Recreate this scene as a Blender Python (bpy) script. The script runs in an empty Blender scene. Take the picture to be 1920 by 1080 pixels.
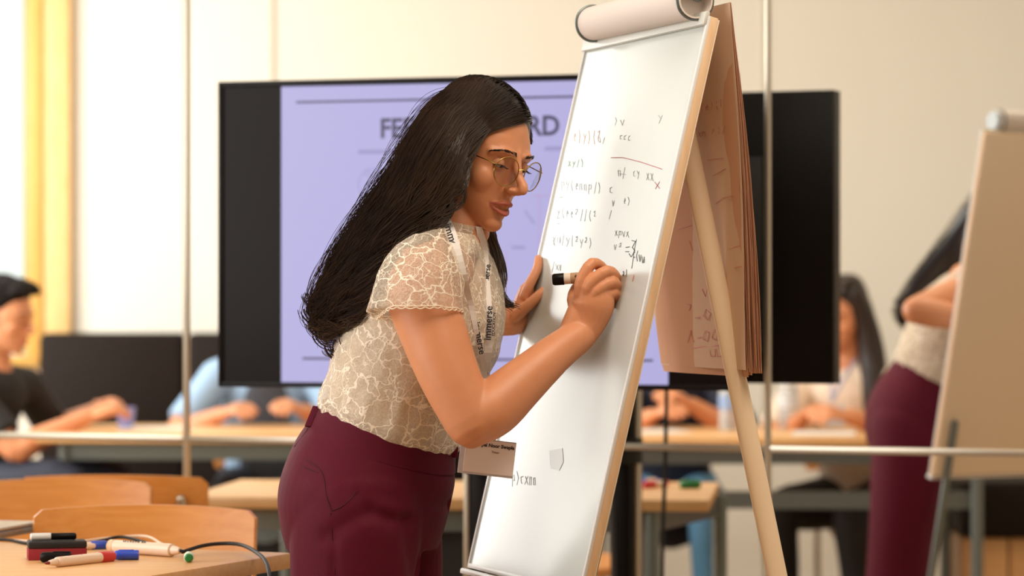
import bpy, bmesh, math, random
import numpy as np
from mathutils import Vector, Matrix, noise
from mathutils.bvhtree import BVHTree

random.seed(7); np.random.seed(7)
SC = bpy.context.scene
COL = SC.collection
PI = math.pi

# ------------------------------------------------------------------ camera, sky, lamps, exposure
FPX = 5600.0          # focal length in pixels of the 1920 wide frame (105 mm on 36 mm)
HZ, CAMH = 575.0, 1.17
cam_d = bpy.data.cameras.new('camera'); cam = bpy.data.objects.new('camera', cam_d); COL.objects.link(cam)
cam.location = (0, 0, CAMH); cam.rotation_euler = (PI/2, 0, 0)
cam_d.sensor_width = 36; cam_d.lens = 105; cam_d.shift_y = (HZ-540)/1920
cam_d.clip_start = .1; cam_d.clip_end = 100
cam_d.dof.use_dof = True; cam_d.dof.focus_distance = 4.78; cam_d.dof.aperture_fstop = 3.6
SC.camera = cam
SC.view_settings.view_transform = 'Standard'; SC.view_settings.look = 'None'
SC.view_settings.exposure = 0.0; SC.view_settings.gamma = 1; SC.view_settings.use_curve_mapping = False
wd = bpy.data.worlds.new('world'); SC.world = wd; wd.use_nodes = True
bg = wd.node_tree.nodes['Background']; bg.inputs[0].default_value = (.97, 1.0, .96, 1); bg.inputs[1].default_value = 1.35

def area(name, loc, target, sx, sy, power, color):
    l = bpy.data.lights.new(name, 'AREA'); l.shape = 'RECTANGLE'; l.size = sx; l.size_y = sy; l.energy = power; l.color = color
    o = bpy.data.objects.new(name, l); COL.objects.link(o); o.location = loc
    o.rotation_euler = (Vector(target)-Vector(loc)).to_track_quat('-Z', 'Y').to_euler()
    return o
area('window_daylight', (-2.75, 4.3, 1.9), (0, 4.9, 1.15), 2.5, 2.0, 62, (1.0, .97, .93))
area('window_daylight', (-2.9, 9.6, 1.9), (0, 10.2, 1.0), 2.5, 2.0, 138, (1.0, .97, .93))
area('ceiling_lamp', (.6, 3.6, 3.1), (.5, 4.4, 0), 1.4, 1.4, 44, (1.0, .88, .72))
area('ceiling_lamp', (.9, 8.6, 3.1), (.9, 8.8, 0), 2.0, 2.0, 42, (1.0, .88, .72))

# ------------------------------------------------------------------ pixel helpers (photo pixel + distance -> world point)
def P(px, py, Y): return Vector(((px-960)*Y/FPX, Y, CAMH-(py-HZ)*Y/FPX))
S = .00087
WY = 4.872
def W(px, py, d=0.): return P(px, py, WY+d*S)

# ------------------------------------------------------------------ mesh building
def frame_from(t, hint=None):
    t = t.normalized()
    h = Vector(hint) if hint is not None else (Vector((0, 0, 1)) if abs(t.z) < .9 else Vector((1, 0, 0)))
    u = (h - t*h.dot(t))
    if u.length < 1e-6: u = t.orthogonal()
    u.normalize(); return u, t.cross(u)

def spline(pts, n):
    """Catmull-Rom through pts (Vectors or tuples of numbers), n samples"""
    A = np.array([list(p) for p in pts], float); m = len(A)
    if m == 2:
        t = np.linspace(0, 1, n)[:, None]; return A[0]*(1-t)+A[1]*t
    B = np.vstack([2*A[0]-A[1], A, 2*A[-1]-A[-2]])
    out = []
    for x in np.linspace(0, m-1, n):
        i = min(int(x), m-2); f = x-i
        p0, p1, p2, p3 = B[i], B[i+1], B[i+2], B[i+3]
        out.append(.5*((2*p1)+(-p0+p2)*f+(2*p0-5*p1+4*p2-p3)*f*f+(-p0+3*p1-3*p2+p3)*f**3))
    return np.array(out)

class MB:
    def __init__(s): s.v = []; s.f = []; s.mi = []; s.uv = None
    def add(s, vs, fs, mi=0):
        b = len(s.v); s.v += [Vector(x) for x in vs]; s.f += [tuple(i+b for i in f) for f in fs]; s.mi += [mi]*len(fs); return s
    def loft(s, rings, cap=True, closed=True, mi=0):
        n = len(rings[0]); vs = [p for r in rings for p in r]; fs = []
        for i in range(len(rings)-1):
            for j in range(n if closed else n-1):
                k = (j+1) % n
                fs.append((i*n+j, i*n+k, (i+1)*n+k, (i+1)*n+j))
        if cap:
            fs.append(tuple(range(n-1, -1, -1))); e = (len(rings)-1)*n; fs.append(tuple(range(e, e+n)))
        return s.add(vs, fs, mi)
    def tube(s, pts, r, n=12, round_=True, hint=None, flat=1., mi=0, cap=True):
        pts = [Vector(p) for p in pts]; m = len(pts)
        rr = list(r) if hasattr(r, '__len__') else [r]*m
        tans = [(pts[min(i+1, m-1)]-pts[max(i-1, 0)]).normalized() for i in range(m)]
        u, v = frame_from(tans[0], hint); rings = []
        def ring(c, u, v, q): return [c+(u*math.cos(2*PI*j/n)+v*math.sin(2*PI*j/n)*flat)*q for j in range(n)]
        for i in range(m):
            u = (u-tans[i]*u.dot(tans[i])).normalized(); v = tans[i].cross(u)
            if i == 0 and round_:
                for a in (80, 50, 25): rings.append(ring(pts[0]-tans[0]*rr[0]*math.sin(math.radians(a)), u, v, rr[0]*math.cos(math.radians(a))))
            rings.append(ring(pts[i], u, v, rr[i]))
            if i == m-1 and round_:
                for a in (25, 50, 80): rings.append(ring(pts[i]+tans[i]*rr[i]*math.sin(math.radians(a)), u, v, rr[i]*math.cos(math.radians(a))))
        return s.loft(rings, cap=cap, mi=mi)
    def stube(s, pts, r, k=4, **kw):
        """smooth tube: spline through points with interpolated radii"""
        q = spline([list(p)+[w] for p, w in zip(pts, r)], (len(pts)-1)*k+1)
        return s.tube([Vector(x[:3]) for x in q], [max(x[3], 1e-4) for x in q], **kw)
    def ell(s, c, ax, nu=20, nv=12, mi=0):
        c = Vector(c); X, Y, Z = [Vector(a) for a in ax]
        rings = []
        for i in range(1, nv):
            t = PI*i/nv; rings.append([c+Z*(-math.cos(t))+(X*math.cos(2*PI*j/nu)+Y*math.sin(2*PI*j/nu))*math.sin(t) for j in range(nu)])
        b = len(s.v); s.loft(rings, cap=False, mi=mi)
        lo = len(s.v); s.v += [c-Z, c+Z]; e = b+(nv-2)*nu
        for j in range(nu):
            s.f.append((lo, b+(j+1) % nu, b+j)); s.f.append((lo+1, e+j, e+(j+1) % nu)); s.mi += [mi]*2
        return s
    def box(s, c, size, R=None, bev=0., seg=2, mi=0):
        bm = bmesh.new(); bmesh.ops.create_cube(bm, size=1.)
        for v in bm.verts: v.co = Vector((v.co.x*size[0], v.co.y*size[1], v.co.z*size[2]))
        if bev > 0: bmesh.ops.bevel(bm, geom=bm.edges[:], offset=bev, segments=seg, profile=.5, affect='EDGES')
        M = R.to_3x3() if R is not None else Matrix.Identity(3); c = Vector(c)
        bm.verts.ensure_lookup_table()
        for i, v in enumerate(bm.verts): v.index = i
        s.add([M @ v.co + c for v in bm.verts], [tuple(v.index for v in f.verts) for f in bm.faces], mi); bm.free(); return s
    def bar(s, a, b, w, h, hint=None, bev=0., mi=0):
        a, b = Vector(a), Vector(b); t = (b-a); u, v = frame_from(t, hint); M = Matrix((v, t.normalized(), u)).transposed()
        if M.determinant() < 0: M = Matrix((-v, t.normalized(), u)).transposed()
        return s.box((a+b)/2, (w, t.length, h), M, bev, mi=mi)
    def prism(s, poly, d, mi=0):
        """flat polygon (list of Vectors) extruded by vector d"""
        n = len(poly); d = Vector(d); vs = [Vector(p) for p in poly]+[Vector(p)+d for p in poly]
        return s.add(vs, [tuple(range(n-1, -1, -1)), tuple(range(n, 2*n))]+[(i, (i+1) % n, n+(i+1) % n, n+i) for i in range(n)], mi)
    def mesh(s, name, origin=(0, 0, 0)):
        o = Vector(origin); me = bpy.data.meshes.new(name)
        me.from_pydata([v-o for v in s.v], [], s.f); me.polygons.foreach_set('material_index', s.mi); me.update(); return me

def fix_normals(me):
    bm = bmesh.new(); bm.from_mesh(me); bmesh.ops.recalc_face_normals(bm, faces=bm.faces); bm.to_mesh(me); bm.free()

def remesh(mb, voxel, smooth=4, fac=.5):
    """fuse the overlapping closed pieces of MB into one continuous surface"""
    me = mb.mesh('tmp'); fix_normals(me)
    o = bpy.data.objects.new('tmp', me); COL.objects.link(o)
    m = o.modifiers.new('r', 'REMESH'); m.mode = 'VOXEL'; m.voxel_size = voxel; m.adaptivity = 0
    if smooth:
        q = o.modifiers.new('s', 'SMOOTH'); q.factor = fac; q.iterations = smooth
    dg = bpy.context.evaluated_depsgraph_get()
    new = bpy.data.meshes.new_from_object(o.evaluated_get(dg)); new.materials.clear()
    bpy.data.objects.remove(o); bpy.data.meshes.remove(me)
    return new

def obj(name, mb, mats, parent=None, smooth=True, fix=True, kind=None, label=None):
    """link MB (world coordinates) or a mesh in world coordinates as one mesh object under its thing"""
    L = world_of(parent) if parent is not None else Vector((0, 0, 0))
    if isinstance(mb, MB):
        me = mb.mesh(name, L)
        if fix: fix_normals(me)
    else:
        me = mb; me.name = name
        if L.length > 0: me.transform(Matrix.Translation(-L))
    for m in (mats if isinstance(mats, (list, tuple)) else [mats]): me.materials.append(m)
    me.polygons.foreach_set('use_smooth', [smooth]*len(me.polygons))
    if smooth: 
        try: me.set_sharp_from_angle(angle=math.radians(42))
        except Exception: pass
    o = bpy.data.objects.new(name, me); COL.objects.link(o)
    if parent is not None: o.parent = parent
    if kind: o['kind'] = kind
    if label: o['label'] = label
    return o
_W = {}
def world_of(o):
    p = Vector((0, 0, 0))
    while o is not None: p = p+Vector(o.location); o = o.parent
    return p
def tag(o, label=None, cat=None, group=None, kind=None):
    if label: o['label'] = label
    if cat: o['category'] = cat
    if group: o['group'] = group
    if kind: o['kind'] = kind
    return o
def thing(name, label, cat, loc, group=None, kind=None):
    o = bpy.data.objects.new(name, None); COL.objects.link(o); o.location = loc; o.empty_display_size = .05
    return tag(o, label, cat, group, kind)
def copy_tree(o, parent=None):
    c = o.copy(); COL.objects.link(c)
    if parent is not None: c.parent = parent
    for ch in list(o.children): copy_tree(ch, c)
    return c

def text_mesh(s, size, extr=.0003, align='CENTER', bold=0., xs=1.):
    cu = bpy.data.curves.new('t', 'FONT'); cu.body = s; cu.size = size; cu.extrude = extr; cu.align_x = align; cu.align_y = 'CENTER'; cu.offset = bold; cu.resolution_u = 3
    o = bpy.data.objects.new('t', cu); COL.objects.link(o); dg = bpy.context.evaluated_depsgraph_get(); dg.update()
    me = bpy.data.meshes.new_from_object(o.evaluated_get(dg)); bpy.data.objects.remove(o); bpy.data.curves.remove(cu); me.materials.clear()
    me.transform(Matrix.Diagonal((xs, 1, 1, 1)))
    return me
def put_text(name, s, size, mat, origin, xdir, ydir, parent, bold=0., extr=.0003, align='CENTER', xs=1.):
    me = text_mesh(s, size, extr, align, bold, xs); x = Vector(xdir).normalized(); y = Vector(ydir); y = (y-x*y.dot(x)).normalized(); z = x.cross(y)
    M = Matrix.Translation(Vector(origin)) @ Matrix((x, y, z)).transposed().to_4x4()
    me.transform(M); return obj(name, me, mat, parent, smooth=False)

# ------------------------------------------------------------------ materials
def mat(name, color, rough=.5, metal=0., spec=.5, noise_amt=0., noise_scale=20., bump=0., bump_scale=200., sss=0., trans=0., alpha=1., sheen=0.):
    m = bpy.data.materials.new(name); m.use_nodes = True; nt = m.node_tree; b = nt.nodes['Principled BSDF']
    b.inputs['Base Color'].default_value = (*color, 1); b.inputs['Roughness'].default_value = rough; b.inputs['Metallic'].default_value = metal
    b.inputs['Specular IOR Level'].default_value = spec
    if sss: b.inputs['Subsurface Weight'].default_value = sss; b.inputs['Subsurface Radius'].default_value = (.012, .004, .002); b.inputs['Subsurface Scale'].default_value = .6
    if trans: b.inputs['Transmission Weight'].default_value = trans
    if sheen: b.inputs['Sheen Weight'].default_value = sheen; b.inputs['Sheen Roughness'].default_value = .4
    tc = nt.nodes.new('ShaderNodeTexCoord')
    if noise_amt:
        n = nt.nodes.new('ShaderNodeTexNoise'); n.inputs['Scale'].default_value = noise_scale; n.inputs['Detail'].default_value = 4
        nt.links.new(tc.outputs['Object'], n.inputs['Vector'])
        mx = nt.nodes.new('ShaderNodeMix'); mx.data_type = 'RGBA'
        mx.inputs['A'].default_value = (*[max(c*(1-noise_amt), 0) for c in color], 1); mx.inputs['B'].default_value = (*[min(c*(1+noise_amt), 1) for c in color], 1)
        nt.links.new(n.outputs['Fac'], mx.inputs['Factor']); nt.links.new(mx.outputs['Result'], b.inputs['Base Color'])
    if bump:
        n2 = nt.nodes.new('ShaderNodeTexNoise'); n2.inputs['Scale'].default_value = bump_scale; n2.inputs['Detail'].default_value = 3
        nt.links.new(tc.outputs['Object'], n2.inputs['Vector'])
        bp = nt.nodes.new('ShaderNodeBump'); bp.inputs['Strength'].default_value = bump; bp.inputs['Distance'].default_value = .002
        nt.links.new(n2.outputs['Fac'], bp.inputs['Height']); nt.links.new(bp.outputs['Normal'], b.inputs['Normal'])
    return m
def srgb(r, g, b): return tuple(((c/255/12.92) if c/255 <= .04045 else ((c/255+.055)/1.055)**2.4) for c in (r, g, b))
def emit(name, color, strength=1.):
    m = bpy.data.materials.new(name); m.use_nodes = True; nt = m.node_tree; b = nt.nodes['Principled BSDF']
    b.inputs['Base Color'].default_value = (.01, .01, .01, 1); b.inputs['Emission Color'].default_value = (*color, 1); b.inputs['Emission Strength'].default_value = strength
    b.inputs['Roughness'].default_value = .4
    return m
def wood(name, c1, c2, rough=.4, axis='X', scale=2.2):
    m = mat(name, c1, rough); nt = m.node_tree; b = nt.nodes['Principled BSDF']; tc = nt.nodes.new('ShaderNodeTexCoord'); mp = nt.nodes.new('ShaderNodeMapping')
    sc = {'X': (1, 9, 9), 'Y': (9, 1, 9), 'Z': (9, 9, 1)}[axis]; mp.inputs['Scale'].default_value = [k*scale for k in sc]
    n = nt.nodes.new('ShaderNodeTexNoise'); n.inputs['Scale'].default_value = 4; n.inputs['Detail'].default_value = 6; n.inputs['Distortion'].default_value = .6
    cr = nt.nodes.new('ShaderNodeValToRGB'); cr.color_ramp.elements[0].position = .35; cr.color_ramp.elements[1].position = .7
    cr.color_ramp.elements[0].color = (*c2, 1); cr.color_ramp.elements[1].color = (*c1, 1)
    nt.links.new(tc.outputs['Object'], mp.inputs['Vector']); nt.links.new(mp.outputs['Vector'], n.inputs['Vector']); nt.links.new(n.outputs['Fac'], cr.inputs['Fac']); nt.links.new(cr.outputs['Color'], b.inputs['Base Color'])
    return m

M_wall = mat('wall_paint', srgb(238, 232, 220), .8, noise_amt=.02, noise_scale=1.5)
M_ceil = mat('ceiling_paint', (.8, .76, .7), .9)
M_floor = wood('floor_wood', srgb(196, 164, 126), srgb(176, 142, 104), .45, 'Y', .6)
M_frame = wood('window_wood', srgb(226, 178, 96), srgb(212, 160, 80), .5, 'Z')
M_tab = wood('table_wood', srgb(236, 186, 128), srgb(226, 172, 112), .38, 'X')
M_chair = wood('chair_wood', srgb(226, 154, 80), srgb(212, 136, 62), .36, 'X', 1.5)
M_steel = mat('grey_steel', srgb(120, 128, 126), .4, .6)
M_chrome = mat('brushed_metal', srgb(200, 192, 176), .3, .9)
M_black = mat('black_plastic', (.007, .005, .005), .35, spec=.15)
M_blackmat = mat('black_matt', (.012, .010, .010), .6)
M_leather = mat('dark_leather', (.014, .008, .006), .6, spec=.15, bump=.2, bump_scale=60)
M_white = mat('white_plastic', (.8, .79, .77), .4)
M_paper = mat('paper', srgb(238, 226, 208), .8)
M_glassclear = bpy.data.materials.new('clear_glass'); M_glassclear.use_nodes = True
_n = M_glassclear.node_tree; _n.nodes.remove(_n.nodes['Principled BSDF']); _t = _n.nodes.new('ShaderNodeBsdfTransparent'); _t.inputs[0].default_value = (.965, .975, .965, 1)
_n.links.new(_t.outputs[0], _n.nodes['Material Output'].inputs['Surface'])
def skin_mat(name, c, lip):
    m = mat(name, c, .42, spec=.4, sss=.12, bump=.06, bump_scale=500); nt = m.node_tree; b = nt.nodes['Principled BSDF']
    tc = nt.nodes.new('ShaderNodeTexCoord'); n = nt.nodes.new('ShaderNodeTexNoise'); n.inputs['Scale'].default_value = 28; n.inputs['Detail'].default_value = 3
    nt.links.new(tc.outputs['Object'], n.inputs['Vector'])
    a = nt.nodes.new('ShaderNodeMix'); a.data_type = 'RGBA'; a.inputs['A'].default_value = (c[0]*.93, c[1]*.88, c[2]*.86, 1); a.inputs['B'].default_value = (c[0]*1.06, c[1]*1.08, c[2]*1.1, 1)
    nt.links.new(n.outputs['Fac'], a.inputs['Factor'])
    at = nt.nodes.new('ShaderNodeAttribute'); at.attribute_name = 'lip'
    l = nt.nodes.new('ShaderNodeMix'); l.data_type = 'RGBA'; l.inputs['B'].default_value = (*lip, 1)
    nt.links.new(a.outputs['Result'], l.inputs['A']); nt.links.new(at.outputs['Fac'], l.inputs['Factor']); nt.links.new(l.outputs['Result'], b.inputs['Base Color'])
    return m
M_skin = skin_mat('skin', srgb(220, 150, 108), srgb(190, 104, 88))
M_skin_pale = skin_mat('skin_pale', srgb(214, 150, 112), srgb(180, 90, 80))
M_hair = mat('dark_hair', (.010, .0065, .005), .38, spec=.5, noise_amt=.5, noise_scale=30)
M_hairdull = mat('short_dark_hair', (.009, .006, .005), .75, spec=.15, noise_amt=.4, noise_scale=40)
M_hairstr = mat('hair_strands', (.042, .024, .016), .34, spec=.6, noise_amt=.8, noise_scale=16)
# ------------------------------------------------------------------ the setting
def struct(name, mb, m, **kw):
    o = obj(name, mb, m, **kw); o['kind'] = 'structure'; return o
XL, XR, YF, ZC = -3.2, 4.2, 11.6, 3.3
struct('floor', MB().box(((XL+XR)/2, 5.2, -.05), (XR-XL+.2, 14.2, .1)), M_floor, smooth=False)
struct('ceiling', MB().box(((XL+XR)/2, 5.0, ZC+.05), (XR-XL+.2, 14.0, .1)), M_ceil, smooth=False)
# far wall with a window opening at its left end
WX0, WX1, WZ0, WZ1 = -3.05, -1.815, .98, 2.9
wb = MB()
wb.box(((WX1+XR)/2, YF+.1, ZC/2), (XR-WX1, .2, ZC)).box(((XL+WX0)/2, YF+.1, ZC/2), (WX0-XL, .2, ZC))
wb.box(((WX0+WX1)/2, YF+.1, WZ0/2), (WX1-WX0, .2, WZ0)).box(((WX0+WX1)/2, YF+.1, (WZ1+ZC)/2), (WX1-WX0, .2, ZC-WZ1))
struct('wall_back', wb, M_wall, smooth=False)
for k, x in enumerate((-.93, .98, 2.1)):
    struct('trim_%d' % (k+1), MB().box((x, YF-.004, ZC/2), (.012, .008, ZC)), mat('panel_joint', srgb(205, 194, 172), .7), smooth=False)
# wooden window frame: casing, jamb, sash, pane
wf = MB().box((WX1+.052, YF-.02, ZC/2), (.108, .06, ZC), bev=.006)
win = struct('window_1', wf, wood('window_casing', srgb(240, 200, 140), srgb(232, 188, 122), .55, 'Z'))
obj('jamb', MB().box((WX1-.030, YF+.06, (WZ0+WZ1)/2), (.062, .24, WZ1-WZ0), bev=.004), M_frame, win)
obj('sash', MB().box((WX1-.084, YF+.14, (WZ0+WZ1)/2), (.040, .05, WZ1-WZ0), bev=.004), mat('sash_grey', srgb(150, 150, 110), .5), win)
obj('window_sill', MB().box(((WX0+WX1)/2, YF+.02, WZ0-.02), (WX1-WX0, .3, .04), bev=.005), M_frame, win)
obj('pane', MB().box(((WX0+WX1)/2-.05, YF+.15, (WZ0+WZ1)/2), (WX1-WX0-.1, .006, WZ1-WZ0)), M_glassclear, win, smooth=False)
# left wall with two openings
wl = MB()
ys = [(-1.7, 3.0, 0), (3.0, 5.6, 1), (5.6, 8.3, 0), (8.3, 10.9, 1), (10.9, YF, 0)]
for y0, y1, op in ys:
    if not op: wl.box((XL-.1, (y0+y1)/2, ZC/2), (.2, y1-y0, ZC))
    else: wl.box((XL-.1, (y0+y1)/2, .4), (.2, y1-y0, .8)).box((XL-.1, (y0+y1)/2, (2.9+ZC)/2), (.2, y1-y0, ZC-2.9))
struct('wall_left', wl, M_wall, smooth=False)
for k, (y0, y1) in enumerate(((3.0, 5.6), (8.3, 10.9))):
    w = MB()
    for yy in (y0+.03, (y0+y1)/2, y1-.03): w.box((XL-.1, yy, 1.85), (.1, .06, 2.1))
    for zz in (.83, 2.87): w.box((XL-.1, (y0+y1)/2, zz), (.1, y1-y0, .06))
    struct('window_%d' % (k+2), w, M_frame, smooth=False)
struct('wall_right', MB().box((XR+.1, 5.0, ZC/2), (.2, 13.6, ZC)), M_wall, smooth=False)
struct('wall_front', MB().box(((XL+XR)/2, -1.8, ZC/2), (XR-XL, .2, ZC)), M_wall, smooth=False)
struct('baseboard_back', MB().box(((WX1+XR)/2, YF-.01, .05), (XR-WX1, .02, .1), bev=.004), M_white)

# mirror wall built as clear panes, its reflected room modelled as geometry behind
PT, PN, PB = Vector((math.cos(math.radians(21)), -math.sin(math.radians(21)), 0)), Vector((math.sin(math.radians(21)), math.cos(math.radians(21)), 0)), Vector((.62, 6.64, 0))
def on_plane(px, py, pt=PB, n=PN):
    d = Vector(((px-960)/FPX, 1, -(py-HZ)/FPX)); c = Vector((0, 0, CAMH)); return c+d*((Vector(pt)-c).dot(n)/d.dot(n))
def ground(v, z=0.): return Vector((v.x, v.y, z))
gp = thing('mirror_wall', 'mirror wall with thin metal joints behind the screen, built as clear panes', None, ground(PB), kind='structure')
cols = [on_plane(p, HZ) for p in (-420, 350, 1440, 2500)]
for c in cols:
    g = ground(c); obj('upright', MB().box(g+Vector((0, 0, ZC/2)), (.011, .02, ZC), Matrix.Rotation(math.radians(-21), 3, 'Z'), .002), M_chrome, gp)
for a, b in zip(cols[:-1], cols[1:]):
    a2, b2 = ground(a), ground(b); t = (b2-a2).normalized()
    obj('rail', MB().bar(a2+t*.006+Vector((0, 0, .853)), b2-t*.006+Vector((0, 0, .853)), .018, .016, bev=.002), M_chrome, gp)
    for z0, z1 in ((.02, .843), (.863, ZC)):
        A, B = a2+t*.007, b2-t*.007
        obj('pane', MB().prism([Vector((A.x, A.y, z0)), Vector((B.x, B.y, z0)), Vector((B.x, B.y, z1)), Vector((A.x, A.y, z1))], PN*.006), M_glassclear, gp, smooth=False)

# ------------------------------------------------------------------ screen on a stand
TA, TB = Vector((-.658, 6.7, 0)), Vector((.476, 6.38, 0)); tx = (TB-TA).normalized(); tn = Vector((-tx.y*-1, 0, 0)); tn = Vector((tx.y, -tx.x, 0))
TZ0, TZ1 = .990, 1.674; tw = (TB-TA).length; tc_ = (TA+TB)/2; RT = Matrix((tx, -tn, Vector((0, 0, 1)))).transposed()
Zv = Vector((0, 0, 1))
tvroot = thing('display_screen', 'large black display screen showing a lavender slide, behind the writing woman', 'screen', tc_ - tn*.09)
def tvp(u, z, o=0.): return tc_+tx*u+Zv*z+tn*o
obj('housing', MB().box(tvp(0, (TZ0+TZ1)/2, -.028), (tw, .05, TZ1-TZ0), RT, .004), M_black, tvroot)
obj('rear_cover', MB().box(tvp(0, (TZ0+TZ1)/2-.04, -.062), (tw*.72, .03, .46), RT, .01), M_blackmat, tvroot)
bz = MB()
for zz in (TZ0+.006, TZ1-.006): bz.box(tvp(0, zz, .001), (tw, .010, .012), RT, .002)
for uu in (-tw/2+.006, tw/2-.006): bz.box(tvp(uu, (TZ0+TZ1)/2, .001), (.012, .010, TZ1-TZ0), RT, .002)
obj('bezel', bz, M_black, tvroot)
M_glass_off = mat('black_screen_glass', (.008, .005, .0045), .22, spec=.09)
scr = obj('screen_panel', MB().box(tvp(0, (TZ0+TZ1)/2, -.002), (tw-.024, .004, TZ1-TZ0-.024), RT), M_glass_off, tvroot, smooth=False)
def tvu(px, py):
    q = on_plane(px, py, tc_, tn); return (q-tc_).dot(tx), q.z
u0, _ = tvu(528, 450); u1, _ = tvu(1253, 450); sz0, sz1 = TZ0+.012, TZ1-.014
slide = obj('slide', MB().box(tvp((u0+u1)/2, (sz0+sz1)/2, .0012), (u1-u0, .0016, sz1-sz0), RT), emit('slide_lavender', srgb(181, 176, 226), .93), scr, smooth=False)
M_ink = emit('slide_ink', srgb(72, 66, 104), .8); M_inkf = emit('slide_ink_faint', srgb(158, 152, 204), .9); M_inkp = emit('slide_ink_pink', srgb(190, 166, 214), .9)
def sline(x0, y0, x1, y1, w, m, name='slide_line'):
    a, b = tvu(x0, y0), tvu(x1, y1); return obj(name, MB().bar(tvp(a[0], a[1], .0024), tvp(b[0], b[1], .0024), w, .0006, hint=tn), m, scr, smooth=False)
sline(556, 192, 1235, 178, .005, M_ink); sline(568, 672, 1225, 676, .005, M_ink)
c0 = tvu(880, 240); put_text('slide_title', 'FEED FORWARD', .060, M_ink, tvp(c0[0], c0[1], .0024), tx, Zv, scr, bold=.0016, xs=.92)
for x0, x1, y in ((672, 745, 285), (1022, 1062, 279), (800, 900, 284)): sline(x0, y, x1, y-1, .009, M_inkf)
for cx, cy, r in ((700, 345, .034), (690, 325, .006)):
    c = tvu(cx, cy); obj('slide_circle', MB().tube([tvp(c[0]+r*math.cos(a), c[1]+r*math.sin(a), .0022) for a in np.linspace(0, 2*PI, 28)], .0012, n=5), M_inkf, scr)
for x0, y0, x1, y1 in ((950, 470, 950, 640), (1012, 365, 1012, 470), (1000, 368, 1060, 366)): sline(x0, y0, x1, y1, .003, M_inkp)
sline(960, 464, 985, 464, .006, M_inkf); sline(985, 395, 1003, 420, .004, M_inkf)
# stand
pb = tc_-tn*.10
obj('column', MB().box(ground(pb, .72)+tx*.0, (.052, .05, 1.36), RT, .006), M_black, tvroot)
obj('column_strip', MB().box(ground(pb, .72)-tx*.032+tn*.012, (.012, .03, 1.36), RT, .002), M_chrome, tvroot)
obj('clamp', MB().tube([ground(pb, .80), ground(pb, .86)], .045, n=20, round_=False), M_blackmat, tvroot)
obj('mount_plate', MB().box(tvp(0, 1.33, -.085), (.4, .02, .3), RT, .004), M_blackmat, tvroot)
obj('stand_base', MB().box(ground(pb, .03), (.62, .40, .03), RT, .01), M_blackmat, tvroot)
for su in (-.26, .26):
    for so in (-.15, .15): obj('caster', MB().tube([ground(pb, .0)+tx*(su-.012)+tn*so+Zv*.026, ground(pb, 0)+tx*(su+.012)+tn*so+Zv*.026], .024, n=14, round_=False), M_blackmat, tvroot)
cb = obj('power_cable', MB().stube([tvp(.30, 1.02, -.06), tvp(.295, .8, -.09), tvp(.30, .5, -.10), tvp(.29, .2, -.1), tvp(.27, .05, -.1)], [.005]*5), M_blackmat, tvroot)
# its mirror reflection, built as a turned copy seen from the back
tv2 = copy_tree(tvroot); tv2['label'] = 'mirror reflection of the black screen on its stand, seen from behind'
tt = Vector((-.976, .37, 0)).normalized(); rA = Vector((.766, 6.98, 0)); c2 = rA+tt*(tw/2)
ang = math.atan2(tt.y, tt.x)-math.atan2(tx.y, tx.x); tv2.rotation_euler = (0, 0, ang)
n2 = Vector((tt.y, -tt.x, 0)); tv2.location = c2-n2*.09
for c_ in tv2.children:
    k_ = c_.name.split('.')[0]
    if k_ in ('column', 'column_strip', 'clamp', 'stand_base', 'caster'): c_.location = Vector(c_.location)-tx*.090
    elif k_ == 'power_cable': c_.location = Vector(c_.location)-tx*.485
tvroot['group'] = tv2['group'] = 'display screens on stands'

# ------------------------------------------------------------------ tables and chairs
def table(label, C, e1, e2, L1, L2, z, group, edge=.028, apron=None):
    """C corner on the ground plane, e1/e2 unit edge directions"""
    C, e1, e2 = Vector(C), Vector(e1).normalized(), Vector(e2).normalized()
    mid = C+e1*L1/2+e2*L2/2
    t = thing('table', label, 'table', ground(mid), group)
    R = Matrix((e2, Zv.cross(e2), Zv)).transposed()
    obj('table_top', MB().box(ground(mid, z-edge/2), (L2, L1, edge), R, .004), M_tab, t)
    k = 1 if Zv.cross(e2).dot(e1) > 0 else -1
    for a in (.06, L1-.06):
        for b in (.07, L2-.07):
            p = C+e1*a+e2*b; obj('leg', MB().tube([ground(p, 0.01), ground(p, z-edge)], .02, n=14, round_=False), M_steel, t)
    fr = MB()
    for a in (.07, L1-.07): fr.bar(ground(C+e1*a+e2*.08, z-edge-.03), ground(C+e1*a+e2*(L2-.08), z-edge-.03), .025, .055)
    for b in (.08, L2-.08): fr.bar(ground(C+e1*.08+e2*b, z-edge-.03), ground(C+e1*(L1-.08)+e2*b, z-edge-.03), .025, .055)
    obj('frame', fr, M_steel, t, smooth=False)
    if apron:
        obj('stretcher', MB().bar(ground(C+e1*.09+e2*.08, apron), ground(C+e1*.09+e2*(L2-.08), apron), .03, .055), M_steel, t, smooth=False)
    return t
G_T = 'wooden classroom tables'
TAB_Z = .74
table_near = table('wooden table at the front, strewn with whiteboard markers and an eraser', (-.385, 5.22, 0), (-.40, -.91, 0), (-.91, .40, 0), .75, 1.5, TAB_Z, G_T)
table('mirror reflection of the front table with coloured markers, behind the flipchart board', (.392, 7.27, 0), (.33, .94, 0), (-.995, .10, 0), .75, 1.30, .70, G_T)  # reflection of the front table, built as a second table
table('long wooden table where the man in black and the blue shirt sit', (-1.52, 9.62, 0), (-.02, 1, 0), (1, -.02, 0), .80, 1.15, TAB_Z+.02, G_T)
table('long wooden table where the long haired woman in cream sits', (.28, 9.35, 0), (.02, 1, 0), (1, -.02, 0), .90, 1.25, TAB_Z+.02, G_T, apron=.56)

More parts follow.
